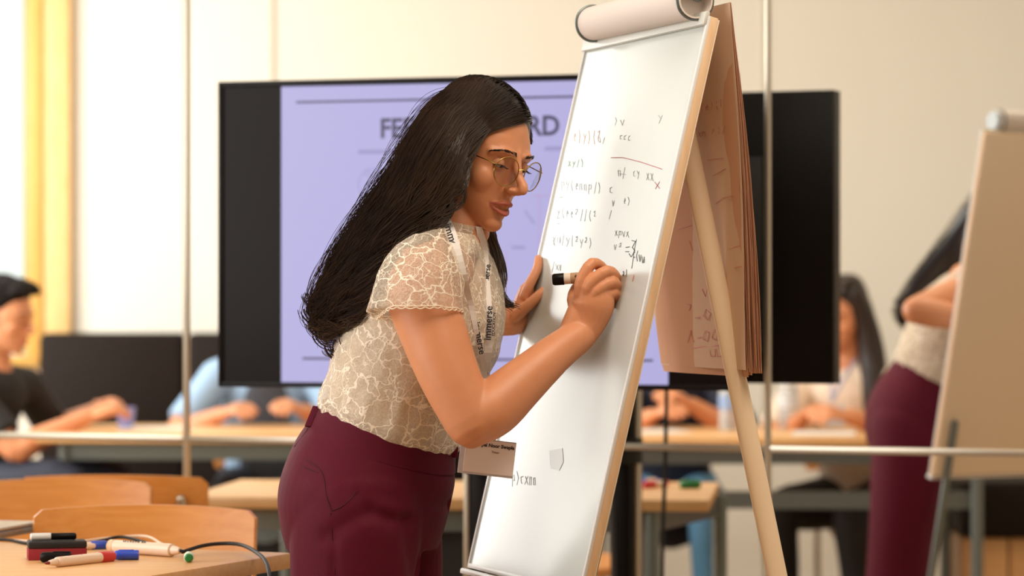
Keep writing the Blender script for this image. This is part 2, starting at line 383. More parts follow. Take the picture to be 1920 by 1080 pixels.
def make_chair(name, label, group):
    """local frame: sits facing -Y, back at +Y; origin on the floor"""
    t = thing(name, label, 'chair', (0, 0, 0), group)
    # backrest: curved plywood
    R, a0 = .55, .39; br = MB(); no = 14
    for side in (0,):
        rows = []
        zs = np.linspace(.585, .795, 7)
        def pt(a, z, th):
            # concave towards the sitter
            e = abs(a)/a0; zz = z
            lim = .5*(1-max(0, (e-.86)/.14)**2*.35)+.0
            zz = .69+(z-.69)*(1-max(0, (e-.93)/.07)**2*.12)-.009*e*e
            return Vector(((R+th)*math.sin(a), .20+(R+th)*math.cos(a)-R+(zz-.59)*.16, zz))
        A = np.linspace(-a0, a0, no*2+1); rings = []
        for a in A:
            rings.append([pt(a, z, 0) for z in zs]+[pt(a, z, .011) for z in zs[::-1]])
        br.loft(rings)
    obj('backrest', br, M_chair, t)
    st = MB(); rings = []
    for y, hw, dz in ((-.20, .17, -.012), (-.19, .185, 0), (-.05, .20, -.004), (.10, .195, -.006), (.18, .185, .004), (.195, .17, .004)):
        rings.append([Vector((x*hw, y, .452+dz-.008*(1-x*x))) for x in np.linspace(-1, 1, 9)]+[Vector((x*hw, y, .440+dz-.008*(1-x*x))) for x in np.linspace(1, -1, 9)])
    obj('seat', st.loft(rings), M_chair, t)
    for sx in (-1, 1):
        obj('leg', MB().stube([(sx*.185, -.19, .012), (sx*.17, -.17, .25), (sx*.16, -.14, .43)], [.011]*3, n=10), M_chrome, t)
        obj('leg', MB().stube([(sx*.19, .24, .012), (sx*.175, .19, .3), (sx*.165, .185, .46), (sx*.16, .205, .62), (sx*.155, .225, .74)], [.011]*5, n=10), M_chrome, t)
    obj('seat_frame', MB().tube([(-.16, -.13, .43), (-.165, .18, .432)], .010, n=8).tube([(.16, -.13, .43), (.165, .18, .432)], .010, n=8).tube([(-.165, .15, .43), (.165, .15, .43)], .010, n=8), M_chrome, t)
    return t
G_C = 'wooden chairs with steel legs'
ch = make_chair('wooden_chair', 'bent plywood chair tucked behind the table with markers, its whole backrest in view', G_C)
ch0 = ch
ch.location = (P(256, 958, 5.6).x, 5.42, 0); ch.rotation_euler = (0, 0, math.radians(-4))
def chair_at(x, y, rot, label):
    c = copy_tree(ch0); c.location = (x, y, 0); c.rotation_euler = (0, 0, math.radians(rot)); c['label'] = label; return c
chair_at(P(118, 902, 6.48).x, 6.28, 6, 'bent plywood chair at the left edge, second from the table with markers')
chair_at(P(222, 892, 6.70).x, 6.90, 177, 'plywood chair mostly hidden behind two others, nearest the mirror wall')
chair_at(1.16, 10.55, -30, 'plywood chair under the long haired woman in cream')
chair_at(.50, 10.72, 0, 'plywood chair of the person in the navy tee, behind the flipchart legs')
chair_at(.13, 8.45, 12, 'plywood chair in the shadow under the table beyond the flipchart')
chair_at(-1.86, 9.98, 62, 'plywood chair under the man in the black tee')
chair_at(-.86, 10.75, 4, 'plywood chair of the person in the light blue shirt')

# dark banquette along the far wall, padded bench at the right
bn = thing('leather_banquette', 'dark brown leather banquette along the far wall behind the seated men', 'bench', (-1.05, 11.3, 0))
xs = np.linspace(-1.80, -.12, 4)
for a, b in zip(xs[:-1], xs[1:]):
    obj('back_cushion', MB().box(((a+b)/2, 11.42, .76), (b-a-.004, .16, .62), bev=.03, seg=3), M_leather, bn)
    obj('seat_cushion', MB().box(((a+b)/2, 11.19, .40), (b-a-.004, .34, .12), bev=.025, seg=3), M_leather, bn)
obj('base', MB().box((-.96, 11.22, .17), (1.66, .28, .33)), M_blackmat, bn, smooth=False)
pbn = thing('padded_bench', 'black padded bench on a pale wooden base at the right edge under the reflected flipchart', 'bench', (2.2, 10.3, 0))
obj('cushion', MB().box((2.16, 10.32, .485), (1.27, .55, .19), bev=.02, seg=3), M_leather, pbn)
for k in range(8): obj('base_board', MB().box((1.60+k*.16, 10.32+.004*(k % 2), .195), (.152, .46, .385), bev=.004), M_tab, pbn)
# ------------------------------------------------------------------ flipchart easel
BL, TL = P(878, 1064, 5.12), P(1100, 82, 5.19)
hh = Vector((.342, -.94, 0)).normalized(); vv = (TL-BL).normalized(); bn_ = hh.cross(vv).normalized()
if bn_.y > 0: bn_ = -bn_            # faces the writer and the camera
BWd, BHt = .53, (TL-BL).length; RB = Matrix((hh, -bn_, vv)).transposed()
if RB.determinant() < 0: RB = Matrix((-hh, -bn_, vv)).transposed()
def bp(u, v, o=0.): return BL+hh*(u*BWd)+vv*(v*BHt)+bn_*o        # u,v in 0..1 over the board, o in metres off its face
def board_uv(px, py):
    q = on_plane(px, py, BL, bn_); return (q-BL).dot(hh)/BWd, (q-BL).dot(vv)/BHt
M_board = mat('whiteboard_lacquer', srgb(198, 203, 199), .22, spec=.5, noise_amt=.03, noise_scale=5)
M_edge = wood('board_edge', srgb(240, 206, 168), srgb(232, 192, 150), .5, 'Z')
M_back = mat('board_back', srgb(244, 222, 194), .7)
M_trim = mat('white_trim', srgb(232, 232, 232), .35)
M_pole = mat('cream_pole', srgb(246, 220, 186), .4)
fc = thing('flipchart', 'whiteboard flipchart easel the woman is writing on', 'flipchart', ground(bp(.5, 0)))
obj('board', MB().box(bp(.5, .5, -.009), (BWd, .014, BHt), RB, .002), M_edge, fc)
obj('writing_surface', MB().box(bp(.5, .5, -.001), (BWd-.012, .002, BHt-.012), RB), M_board, fc, smooth=False)
obj('back_panel', MB().box(bp(.5, .5, -.0175), (BWd-.004, .003, BHt-.004), RB, .001), M_back, fc)
for u in (.006, .994): obj('side_trim', MB().box(bp(u, .5, .0), (.007, .006, BHt), RB, .0015), M_trim, fc)
obj('bottom_trim', MB().box(bp(.5, .004, .0), (BWd, .006, .008), RB, .0015), M_trim, fc)
obj('pen_tray', MB().box(bp(.5, -.008, .004), (BWd*.98, .024, .010), RB, .003), M_trim, fc)
# clamp bar with rolled pad over the top
ca, cb2 = bp(.115, 1.0, .022)+vv*.024, bp(1.0, 1.0, .020)+vv*.022
roll = MB(); prof = [(.026, 0), (.026, 1), (.021, 1), (.021, 0)]
t_ = (cb2-ca).normalized(); ru, rv = frame_from(t_)
def rring(c, r, n=28): return [c+(ru*math.cos(2*PI*j/n)+rv*math.sin(2*PI*j/n))*r for j in range(n)]
L_ = (cb2-ca).length
roll.loft([rring(ca, .020), rring(ca, .029), rring(ca+t_*(L_*.5), .0295), rring(cb2-t_*.022, .029), rring(cb2-t_*.022, .0262), rring(cb2-t_*.05, .025)], cap=True)
obj('rolled_sheets', roll, mat('roll_paper', srgb(226, 214, 206), .7), fc)
for c, nm in ((ca+t_*.008, 'clamp_ring'), (cb2-t_*.026, 'clamp_ring')):
    obj(nm, MB().tube([c+(ru*math.cos(a)+rv*math.sin(a))*.0305 for a in np.linspace(0, 2*PI, 33)], .0026, n=6, hint=t_), M_steel, fc)
obj('clamp_end', MB().tube([ca-t_*.014, ca+t_*.004], .024, n=20, round_=False), mat('clamp_plastic', srgb(186, 196, 200), .4), fc)
obj('clamp_hook', MB().box(cb2-t_*.016+vv*.012, (.016, .012, .03), RB, .003), M_steel, fc).location
obj('clamp_knob', MB().tube([cb2-t_*.034+bn_*.030, cb2-t_*.034+bn_*.036], .005, n=12), M_blackmat, fc)
obj('clamp_bar', MB().box(bp(.5, .995, .004), (BWd, .008, .022), RB, .002), mat('clamp_bar_white', srgb(214, 216, 210), .4), fc)
# legs
for u in (.07, .90):
    a = bp(u, .1, -.030); b = a-vv*((a.z-.02)/vv.z); lg = obj('leg', MB().tube([bp(u, .16, -.030), b], .010, n=14), M_steel, fc)
    obj('foot', MB().tube([b-Zv*.004, b+vv*.04], .015, n=12), M_blackmat, fc)
q0, q1 = on_plane(1230, 138, BL, bn_)-bn_*.034, P(1457, 1080, 4.78); dq = (q1-q0); q2 = q0+dq*((q0.z-.02)/(q0.z-q1.z))
rl = obj('rear_leg', MB().tube([q0, q1, q2], .0165, n=18, flat=.7), M_pole, fc)
obj('foot', MB().tube([q2-dq.normalized()*.03, q2], .02, n=14), M_blackmat, fc)
obj('leg_hinge', MB().box(q0+bn_*.006, (.05, .02, .04), RB, .004), M_steel, fc)
# handwriting on the board: pen strokes as thin raised ink
def ink(name, strokes, wd_, m, parent, frame):
    mb = MB()
    for st in strokes:
        pts = [frame(*p) for p in st]
        for a, b in zip(pts[:-1], pts[1:]):
            if (b-a).length > 1e-5: mb.bar(a, b, wd_, .0003, hint=bn_)
    return obj(name, mb, m, parent, smooth=False, kind='stuff')
rnd = random.Random(3)
def scribble(x, y, n, w, h, slope=.13):
    """a row of N small handwritten characters starting at pixel (x, y)"""
    out = []
    for k in range(n):
        cx, cy = x+k*w, y+k*w*slope; kind = rnd.choice('xyupnvlc/2e()')
        J = lambda a, b: (cx+a*w*.8+rnd.uniform(-.8, .8), cy+b*h+rnd.uniform(-.8, .8))
        out += {'x': [[J(0, 0), J(.8, 1)], [J(.8, 0), J(0, 1)]], 'y': [[J(0, 0), J(.35, .5)], [J(.8, 0), J(.1, 1.3)]], 'u': [[J(0, 0), J(.1, .9), J(.6, .9), J(.7, 0), J(.8, 1)]],
                'p': [[J(0, 0), J(0, 1.4)], [J(0, .1), J(.6, .1), J(.6, .7), J(0, .7)]], 'n': [[J(0, 1), J(0, .1), J(.5, .1), J(.6, 1)]], 'v': [[J(0, 0), J(.35, 1), J(.7, 0)]],
                'l': [[J(.3, -.5), J(.3, 1)]], 'c': [[J(.6, .1), J(.1, .2), J(.1, .9), J(.6, .9)]], '/': [[J(.7, -.4), J(.1, 1.3)]], '2': [[J(.1, -.2), J(.5, -.4), J(.5, 0), J(.1, .4), J(.6, .4)]],
                'e': [[J(.1, .5), J(.6, .4), J(.4, 0), J(.1, .4), J(.2, .9), J(.6, .9)]], '(': [[J(.5, -.4), J(.2, .4), J(.5, 1.2)]], ')': [[J(.2, -.4), J(.5, .4), J(.2, 1.2)]]}[kind]
    return out
def bpix(x, y): u, v = board_uv(x, y); return bp(u, v, .0004)
M_iblue = mat('blue_ink', srgb(150, 160, 184), .6); M_iblack = mat('black_ink', srgb(72, 84, 84), .6); M_igrey = mat('faded_ink', srgb(186, 190, 190), .6)
M_ired = mat('red_ink', srgb(206, 120, 120), .6); M_iredf = mat('faded_red_ink', srgb(228, 190, 184), .6); M_igreen = mat('green_ink', srgb(164, 204, 184), .6)
st = []
for y0 in (340, 393, 443): st += scribble(1052-(y0-340)*.16, y0, 9, 8.5, 13)
ink('handwriting', st, .0008, M_iblue, fc, bpix)
st = scribble(1158, 320, 2, 8, 12)+scribble(1186, 322, 2, 7, 12)+scribble(1211, 327, 2, 7, 13)+scribble(1142, 352, 1, 9, 12)+scribble(1146, 378, 1, 9, 10)+scribble(1168, 374, 2, 7, 10)+scribble(1140, 400, 1, 9, 10)+scribble(1152, 434, 4, 7, 10)
st += [[(1160, 327), (1172, 329)], [(1046, 371), (1054, 370)], [(1044, 410), (1050, 409)], [(1044, 420), (1050, 420)], [(1036, 450), (1040, 462)]]
ink('handwriting', st, .0008, mat('grey_ink', srgb(138, 142, 144), .6), fc, bpix)
st = [[(1172, 466), (1179, 465)], [(1171, 474), (1178, 474)], [(1192, 451), (1186, 480)], [(1183, 453), (1190, 455), (1184, 466), (1189, 472), (1182, 484), (1178, 478)], [(1186, 486), (1183, 506)]]+scribble(1186, 474, 4, 5.5, 12, .6)+scribble(1166, 515, 2, 6, 9, -.5)
ink('handwriting', st, .0013, M_iblack, fc, bpix)
st = scribble(1120, 260, 2, 8, 8)+scribble(1160, 254, 3, 8, 9)+scribble(1150, 225, 2, 12, 10)+scribble(1034, 495, 3, 7, 12)+scribble(960, 890, 6, 8, 16)+scribble(1233, 218, 1, 10, 12)+scribble(1150, 460, 2, 9, 10)
ink('handwriting', st, .0009, M_igrey, fc, bpix)
ink('handwriting', [[(1144, 297), (1166, 297), (1200, 306), (1240, 320)], [(1226, 344), (1235, 356)], [(1235, 343), (1227, 357)]], .0012, M_ired, fc, bpix)
ink('handwriting', scribble(1074, 250, 6, 9, 16, .05), .0014, M_iredf, fc, bpix)
ink('handwriting', scribble(1064, 302, 4, 8, 10, .05), .0022, M_igreen, fc, bpix)
for (x, y, r1, r2) in ((1186, 524, .006, .003),): obj('ink_smear', MB().ell(bpix(x, y), (hh*r2, vv*r1, bn_*.0002), 10, 6), mat('red_smear', srgb(206, 140, 124), .6), fc)
obj('eraser_smudge', MB().prism([bpix(1030, 846), bpix(1054, 842), bpix(1056, 868), bpix(1048, 884), bpix(1032, 880)], bn_*.0002), mat('grey_smudge', srgb(194, 194, 192), .3), fc, smooth=False)

# pad of sheets thrown over the back
pad = thing('paper_pad', 'pad of written flipchart sheets flung over the back of the easel', 'paper pad', ground(bp(.5, 1.0, -.1)))
pl, pr = P(1240, 684, 5.27), P(1400, 694, 4.76)
tl, tr_ = bp(.01, 1.0, -.03)+vv*.03, bp(.99, 1.0, -.026)+vv*.03
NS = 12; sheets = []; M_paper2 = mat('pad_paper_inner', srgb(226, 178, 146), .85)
def sheet_pt(i, u, v):
    """u along the width (0 far, 1 near), v from the top down"""
    k = i/(NS-1); out = Vector((.94, .34, 0))
    top = tl.lerp(tr_, u)+out*(.004+.003*k)
    px_spread = .030*k*(.25+.75*u)
    bot = pl.lerp(pr, u)+out*(px_spread)+Zv*(-.004*math.sin(i*2.3)*1.5)
    bow = out*(math.sin(v*PI)*(.004+.004*k)+.004*math.sin(v*5+i*1.7)*u*v)
    wav = out*(.003*math.sin(u*7+i*2.1)*v)
    return top.lerp(bot, v)+bow+wav
for i in range(NS):
    nu, nv = 12, 16
    fr = [[sheet_pt(i, u, v) for u in np.linspace(0, 1-.006*((i*7) % 4), nu)] for v in np.linspace(0, 1+.006*((i*5) % 3), nv)]
    back = Vector((.94, .34, 0))*.0003
    mb = MB(); mb.loft([r+[p+back for p in r[::-1]] for r in fr])
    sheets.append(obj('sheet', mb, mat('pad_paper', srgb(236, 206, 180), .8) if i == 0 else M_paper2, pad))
pw = MB()
M_pred = mat('red_marker_on_paper', srgb(206, 110, 96), .7)
def pp(x, y):
    # the visible front sheet: solve u,v for a pixel by search on a grid
    best = None
    for u in np.linspace(0, 1, 41):
        for v in np.linspace(0, 1, 41):
            p = sheet_pt(0, u, v); qx = 960+p.x/p.y*FPX; qy = HZ-(p.z-CAMH)/p.y*FPX
            d = (qx-x)**2+(qy-y)**2
            if best is None or d < best[0]: best = (d, u, v)
    p = sheet_pt(0, best[1], best[2]); q = P(x, y, p.y)
    return q+Vector((-.94, -.34, 0))*.0012
red = [[(1284, 558), (1296, 556)], [(1286, 558), (1285, 568), (1296, 572), (1294, 582), (1284, 584)], [(1318, 542), (1324, 556), (1328, 540)], [(1304, 596), (1312, 596)], [(1325, 580), (1320, 592), (1328, 600), (1334, 588), (1326, 580)],
       [(1290, 642), (1296, 620), (1302, 642)], [(1308, 634), (1316, 632)], [(1322, 622), (1319, 636), (1328, 640), (1331, 624), (1323, 621)], [(1338, 620), (1336, 634), (1344, 638), (1346, 622), (1339, 619)], [(1284, 656), (1318, 650), (1350, 648)],
       [(1332, 656), (1334, 668), (1342, 668), (1342, 654)], [(1344, 654), (1346, 668), (1354, 668), (1354, 652)], [(1236, 440), (1262, 434), (1296, 422)], [(1262, 446), (1258, 470), (1260, 494)], [(1258, 470), (1272, 486)], [(1294, 452), (1300, 470)]]
ink('red_writing', red, .0016, M_pred, pad, pp)
red2 = scribble(1306, 200, 6, 9, 10, -.2)+scribble(1310, 248, 6, 9, 9, -.2)+[[(1328, 300), (1344, 298), (1358, 297)], [(1338, 330), (1362, 316)], [(1340, 384), (1356, 372), (1382, 366)], [(1364, 468), (1390, 460)], [(1376, 502), (1392, 500)]]
ink('red_writing', red2, .0013, mat('faded_red_on_paper', srgb(206, 130, 112), .7), pad, pp)

# ------------------------------------------------------------------ things on the near table
def tp(px, py, z=TAB_Z): Y = (CAMH-z)*FPX/(py-HZ); return Vector(((px-960)*Y/FPX, Y, z))
def lathe_x(mb, a, d, prof, n=20, mi=0):
    d = Vector(d).normalized(); u, v = frame_from(d)
    return mb.loft([[Vector(a)+d*x+(u*math.cos(2*PI*j/n)+v*math.sin(2*PI*j/n))*max(r, 1e-5) for j in range(n)] for x, r in prof], mi=mi)
def marker(name, label, a, b, r, body, capc, tipc, capped_end='b', loc=None, group=None, textc=None, bands=None):
    """whiteboard marker lying from A (tip) to B (plug end)"""
    a, b = Vector(a), Vector(b); d = (b-a).normalized(); L = (b-a).length
    t = thing(name, label, 'marker', ground((a+b)/2, min(a.z, b.z)-r), group)
    obj('barrel', lathe_x(MB(), a, d, [(.028, r*.72), (.030, r*.96), (.034, r), (L-.016, r), (L-.014, r*.96)]), body, t)
    obj('grip', lathe_x(MB(), a, d, [(.010, .0030), (.011, r*.45), (.020, r*.66), (.027, r*.72)]), body, t)
    obj('nib', lathe_x(MB(), a, d, [(.0, .0012), (.004, .0024), (.010, .0028)]), tipc, t)
    obj('plug', lathe_x(MB(), a, d, [(L-.014, r*1.02), (L-.003, r*1.02), (L, r*.8)]), capc, t)
    return t
M_mbody = mat('marker_white', srgb(240, 214, 190), .35); M_red = mat('red_plastic', (.62, .03, .03), .35); M_blue = mat('blue_plastic', (.03, .08, .55), .35); M_green = mat('green_plastic', (.02, .22, .05), .35)
mk1a, mk1b = tp(84, 1066), tp(212, 1052); up = Zv*.0085
m1 = marker('whiteboard_marker', 'white marker with red end lying uncapped in front of the eraser', mk1a+up, mk1b+up, .0085, M_mbody, M_red, mat('red_nib', (.25, .03, .03), .5))
d1 = (mk1b-mk1a).normalized(); obj('cap', lathe_x(MB(), mk1b+up-d1*.034, d1, [(0, .0092), (.002, .0097), (.026, .0096), (.032, .0090), (.034, .006)]), M_red, m1)
put_text('print', 'dry wipe marker', .010, M_red, (mk1a+mk1b)/2+Vector((0, -.0065, .0085+.0062))-d1*.012, d1, Vector((0, .62, .78)), m1)
mk2a, mk2b = tp(346, 1046), tp(206, 1036); d2 = (mk2b-mk2a).normalized(); up2 = Zv*.0115
m2 = marker('whiteboard_marker', 'thick white marker lying uncapped across the middle of the table', mk2a+up2, mk2b+up2, .0115, M_mbody, mat('marker_tail', srgb(226, 190, 150), .4), M_black)
put_text('print', 'MARKER 90', .011, M_black, (mk2a+mk2b)/2+d2*.03+Vector((0, -.0085, .0115+.0085)), -d2, Vector((0, .6, .8)), m2)
m3a, m3b = tp(180, 1032), tp(212, 1028); 
m3 = marker('whiteboard_marker', 'slim marker with a blue end poking out from behind the eraser', tp(206, 1029)+Zv*.007, tp(118, 1033)+Zv*.007, .007, M_mbody, M_black, M_black)
obj('cap', lathe_x(MB(), tp(170, 1030.5)+Zv*.007, tp(118, 1033)-tp(206, 1029), [(-.03, .0073), (-.028, .0081), (0, .0081), (.004, .006)]), M_blue, m3)
cp = tp(237, 1050); dcp = Vector((1, .05, 0)).normalized()
bc = thing('marker_cap', 'loose blue marker cap beside the red marker', 'cap', cp, 'loose marker caps')
obj('shell', lathe_x(MB(), cp-dcp*.021+Zv*.0085, dcp, [(0, .005), (.002, .0075), (.008, .0085), (.040, .0085), (.042, .008), (.042, .006)]), M_blue, bc)
obj('clip', MB().box(cp+Zv*.0165, (.026, .005, .0025), None, .001), M_blue, bc)
cg = tp(354, 1054); gc = thing('marker_cap', 'small green marker cap standing end on by the cable', 'cap', cg, 'loose marker caps')
dg_ = Vector((.10, -1, 0)).normalized()
obj('shell', lathe_x(MB(), cg-dg_*.02+Zv*.0085, dg_, [(0, .006), (.004, .0085), (.03, .0085), (.033, .007)]), mat('pale_plastic', srgb(206, 220, 196), .4), gc)
obj('plug', lathe_x(MB(), cg+dg_*.010+Zv*.0085, dg_, [(0, .007), (.004, .0072), (.006, .005)]), M_green, gc)
ck = tp(105, 1055); kc = thing('marker_cap', 'black marker cap half hidden behind the red tipped marker', 'cap', ck, 'loose marker caps')
obj('shell', lathe_x(MB(), ck-Vector((.026, 0, 0))+Zv*.009, (1, .02, 0), [(0, .006), (.003, .0085), (.012, .0092), (.050, .0092), (.052, .007)]), M_black, kc)
obj('clip', MB().box(ck+Zv*.018+Vector((.01, 0, 0)), (.03, .005, .0025), None, .001), M_black, kc)
e0, e1_ = tp(48, 1051), tp(158, 1049); ed = (e1_-e0).normalized(); em = (e0+e1_)/2+Vector((0, .02, 0)); RE = Matrix((ed, Zv.cross(ed), Zv)).transposed(); el = (e1_-e0).length
er = thing('board_eraser', 'red and black whiteboard eraser block on the table', 'eraser', em)
obj('felt_pad', MB().box(em+Zv*.010, (el, .05, .020), RE, .002), mat('red_felt', (.30, .018, .025), .85, bump=.3), er)
obj('grip', MB().box(em+Zv*.026, (el, .052, .012), RE, .003), M_blackmat, er)
pa, pb2 = em-ed*.045+Zv*.0385, em+ed*.035+Zv*.0385
m4 = thing('whiteboard_marker', 'marker with white cap and black barrel resting on the eraser', 'marker', em+Zv*.032)
obj('cap', lathe_x(MB(), pa, ed, [(0, .004), (.002, .0062), (.034, .0064), (.035, .006)]), M_white, m4)
obj('barrel', lathe_x(MB(), pa+ed*.035, ed, [(0, .0056), (.002, .006), (.04, .006), (.043, .004)]), M_black, m4)
# cables
def cable(name, label, pts, r, m):
    c = [tp(x, y) + Zv*(h+r) for x, y, h in pts]
    o = obj(name, MB().stube(c, [r]*len(c), k=8, n=10), m); return tag(o, label, 'cable')
cable('black_cable', 'black cable arching over the right end of the table', [(342, 1043, .004), (380, 1040, .012), (415, 1038, .014), (450, 1040, .014), (480, 1050, .010), (500, 1066, .004), (508, 1078, -.03), (512, 1086, -.12)], .0034, M_blackmat)
cable('black_cable', 'black cable curving behind the eraser and markers', [(-20, 1014, 0), (20, 1016, 0), (60, 1023, 0), (140, 1027, 0), (190, 1020, .003), (225, 1016, .006), (262, 1021, .004), (290, 1027, 0)], .0030, M_blackmat)
cable('white_cable', 'thin white cable looping across the back of the table', [(-20, 1012, 0), (60, 1018, 0), (130, 1020, 0), (200, 1014, .002), (270, 1012, .004), (300, 1021, 0), (312, 1027, 0)], .0026, mat('white_rubber', srgb(246, 214, 186), .5))
lp = tp(10, 1008); lt = thing('laptop', 'thin grey laptop corner at the left edge of the table', 'laptop', lp+Vector((-.14, .05, 0)))
RL = Matrix.Rotation(math.radians(-14), 3, 'Z')
obj('base', MB().box(lp+Vector((-.125, .07, .008)), (.30, .21, .014), RL, .004), mat('laptop_grey', srgb(150, 146, 140), .35, .5), lt)
obj('lid', MB().box(lp+Vector((-.125, .07, .0185)), (.30, .21, .006), RL, .002), mat('laptop_lid', srgb(196, 188, 176), .35, .4), lt)

# ------------------------------------------------------------------ things on the reflected tables, modelled behind the mirror panes
def pz(px, Y, z): return Vector(((px-960)*Y/FPX, Y, z))
def sheet_paper(label, c, w, h, rot, group):
    o = obj('paper_sheet', MB().box(Vector(c)+Zv*.002, (w, h, .004), Matrix.Rotation(math.radians(rot), 3, 'Z')), M_paperw, smooth=False); return tag(o, label, 'paper', group)
M_paperw = mat('white_paper', (.82, .8, .77), .7)
TZ2 = TAB_Z+.02; G_P = 'papers on the far tables'
sheet_paper('white papers before the person in the navy tee', pz(1225, 9.75, TZ2), .20, .26, 10, G_P)
sheet_paper('white paper under the long haired woman\'s hand', pz(1545, 9.62, TZ2), .2, .28, -8, G_P)
sheet_paper('white paper before the man in the black tee', pz(290, 10.0, TZ2), .24, .2, 5, G_P)
sheet_paper('white paper on the reflected table with coloured markers beyond the flipchart', pz(1150, 7.78, .70), .1, .16, 20, G_P)
for x, Y, c, lb in ((1206, 7.82, M_blue, 'reflection of a blue capped marker on the table beyond the flipchart'), (1224, 7.72, M_red, 'reflection of a red capped marker on the table beyond the flipchart')):
    a = pz(x-14, Y, .709); b = pz(x+26, Y+.08, .709); mm = marker('whiteboard_marker', lb, a, b, .009, M_mbody, c, c, group='markers on the far table'); dd = (b-a).normalized()
    obj('cap', lathe_x(MB(), a-dd*.004, dd, [(0, .006), (.003, .010), (.04, .011), (.042, .009)]), c, mm)
gx = pz(1296, 7.72, .70); g2 = thing('marker_cap', 'reflection of a green marker cap near the corner of the table beyond the flipchart', 'cap', gx)
obj('shell', lathe_x(MB(), gx+Vector((-.03, 0, .011)), (1, .1, 0), [(0, .006), (.004, .011), (.05, .011), (.055, .008)]), M_green, g2)
obj('clip', MB().box(gx+Vector((0, 0, .022)), (.03, .006, .003), None, .001), M_green, g2)
def bottle(label, c, blue):
    t = thing('water_bottle', label, 'bottle', c)
    mcl = mat('bottle_plastic', (.82, .84, .86), .15, trans=.6)
    obj('body', lathe_x(MB(), c, (0, 0, 1), [(0, .026), (.006, .031), (.05, .032), (.06, .030), (.12, .032), (.16, .026), (.18, .013), (.195, .012)], 22), mcl, t)
    obj('label_band', lathe_x(MB(), Vector(c)+Zv*.07, (0, 0, 1), [(0, .0315), (.001, .0325), (.045, .0325), (.046, .0315)], 22), blue, t)
    obj('cap', lathe_x(MB(), Vector(c)+Zv*.195, (0, 0, 1), [(0, .0135), (.001, .015), (.014, .015), (.016, .012)], 18), M_white, t)
bottle('clear water bottle with a blue label, right of the navy tee', pz(1366, 9.9, TZ2), mat('label_blue', srgb(150, 175, 220), .5))
bottle('clear water bottle with a pale label, between the navy tee and the woman in cream', pz(1478, 10.05, TZ2), mat('label_pale', srgb(214, 220, 226), .5))
cu = pz(236, 10.02, TZ2); ct = thing('paper_cup', 'small lilac cup in front of the man in the black tee', 'cup', cu)
obj('cup_wall', lathe_x(MB(), cu, (0, 0, 1), [(0, .022), (.002, .024), (.07, .032), (.072, .033), (.07, .030), (.006, .022)], 20), mat('lilac', srgb(150, 150, 205), .5), ct)
# ------------------------------------------------------------------ people
def head_pieces(mb, M, s, nose=1.):
    """closed overlapping pieces of a head; local frame: y faces forward, x to her right, z up, origin between the ears"""
    T = lambda x, y, z: M @ Vector((x*s, y*s, z*s))
    D = lambda x, y, z: (M.to_3x3() @ Vector((x*s, y*s, z*s)))
    mb.ell(T(0, -.014, .042), (D(.073, 0, 0), D(0, .094, 0), D(0, 0, .086)), 32, 20)
    rings = []
    for z, w, yf, yb in ((.070, .050, .066, -.05), (.055, .061, .078, -.05), (.035, .066, .0845, -.05), (.018, .0665, .086, -.05), (.004, .0655, .0825, -.05), (-.012, .0655, .082, -.04), (-.030, .0635, .0815, -.03), (-.048, .058, .0815, -.02), (-.064, .0515, .085, -.008), (-.080, .0435, .085, .006), (-.094, .034, .084, .018), (-.106, .022, .079, .030), (-.112, .010, .070, .04)):
        ring = []
        for j in range(36):
            a = 2*PI*j/36; cx, cy = math.cos(a), math.sin(a)
            e = .80 if cy > 0 else 1.
            x = w*math.copysign(abs(cx)**e, cx); y = (yf-.02)*math.copysign(abs(cy)**(1.0), cy) if cy > 0 else -(-yb+.02)*abs(cy)
            ring.append(T(x, y+.02*(1 if cy > 0 else 1), z))
        rings.append(ring)
    mb.loft(rings)
    for sx in (-1, 1):
        mb.ell(T(sx*.038, .053, -.024), (D(.024, 0, 0), D(0, .025, 0), D(0, 0, .027)), 14, 10)      # cheek
        mb.tube([T(sx*.012, .083, .026), T(sx*.030, .081, .029), T(sx*.050, .066, .024)], [.0075*s, .008*s, .007*s], n=10)  # brow ridge
        mb.ell(T(sx*.0118, .0925*1.0+.004, -.0315), (D(.0075, 0, 0), D(0, .011, 0), D(0, 0, .0068)), 12, 8)   # nostril wing
        mb.ell(T(sx*.071, -.006, -.008), (D(.008, 0, 0), D(0, .018, .004), D(0, -.004, .029)), 12, 10)  # ear
    mb.stube([T(0, .080, .030), T(0, .089, .012), T(0, .1005, -.006), T(0, .1105*nose, -.0195), T(0, .1125*nose, -.0255)], [.009*s, .0076*s, .0078*s, .0085*s, .0084*s], n=14)
    mb.tube([T(0, .088, -.034), T(0, .104*nose, -.030)], [.009*s, .008*s], n=12)
    mb.tube([T(0, .080, -.040), T(0, .082, -.056)], [.012*s, .014*s], n=12)          # philtrum
    # lips
    lips = []
    up = [(-.025, .0785, -.0630), (-.015, .0900, -.0590), (-.005, .0960, -.0562), (0, .0955, -.0572), (.005, .0960, -.0562), (.015, .0900, -.0590), (.025, .0785, -.0630)]
    lo = [(-.023, .0785, -.0672), (-.012, .0900, -.0722), (0, .0940, -.0745), (.012, .0900, -.0722), (.023, .0785, -.0672)]
    mb.stube([T(*p) for p in up], [.0018*s, .0035*s, .0043*s, .0043*s, .0043*s, .0035*s, .0018*s], k=3, n=10)
    mb.stube([T(*p) for p in lo], [.0018*s, .0043*s, .0054*s, .0043*s, .0018*s], k=3, n=10)
    mb.ell(T(0, .072, -.097), (D(.020, 0, 0), D(0, .019, 0), D(0, 0, .016)), 14, 10)      # chin
    return [T(*p) for p in up], [T(*p) for p in lo]

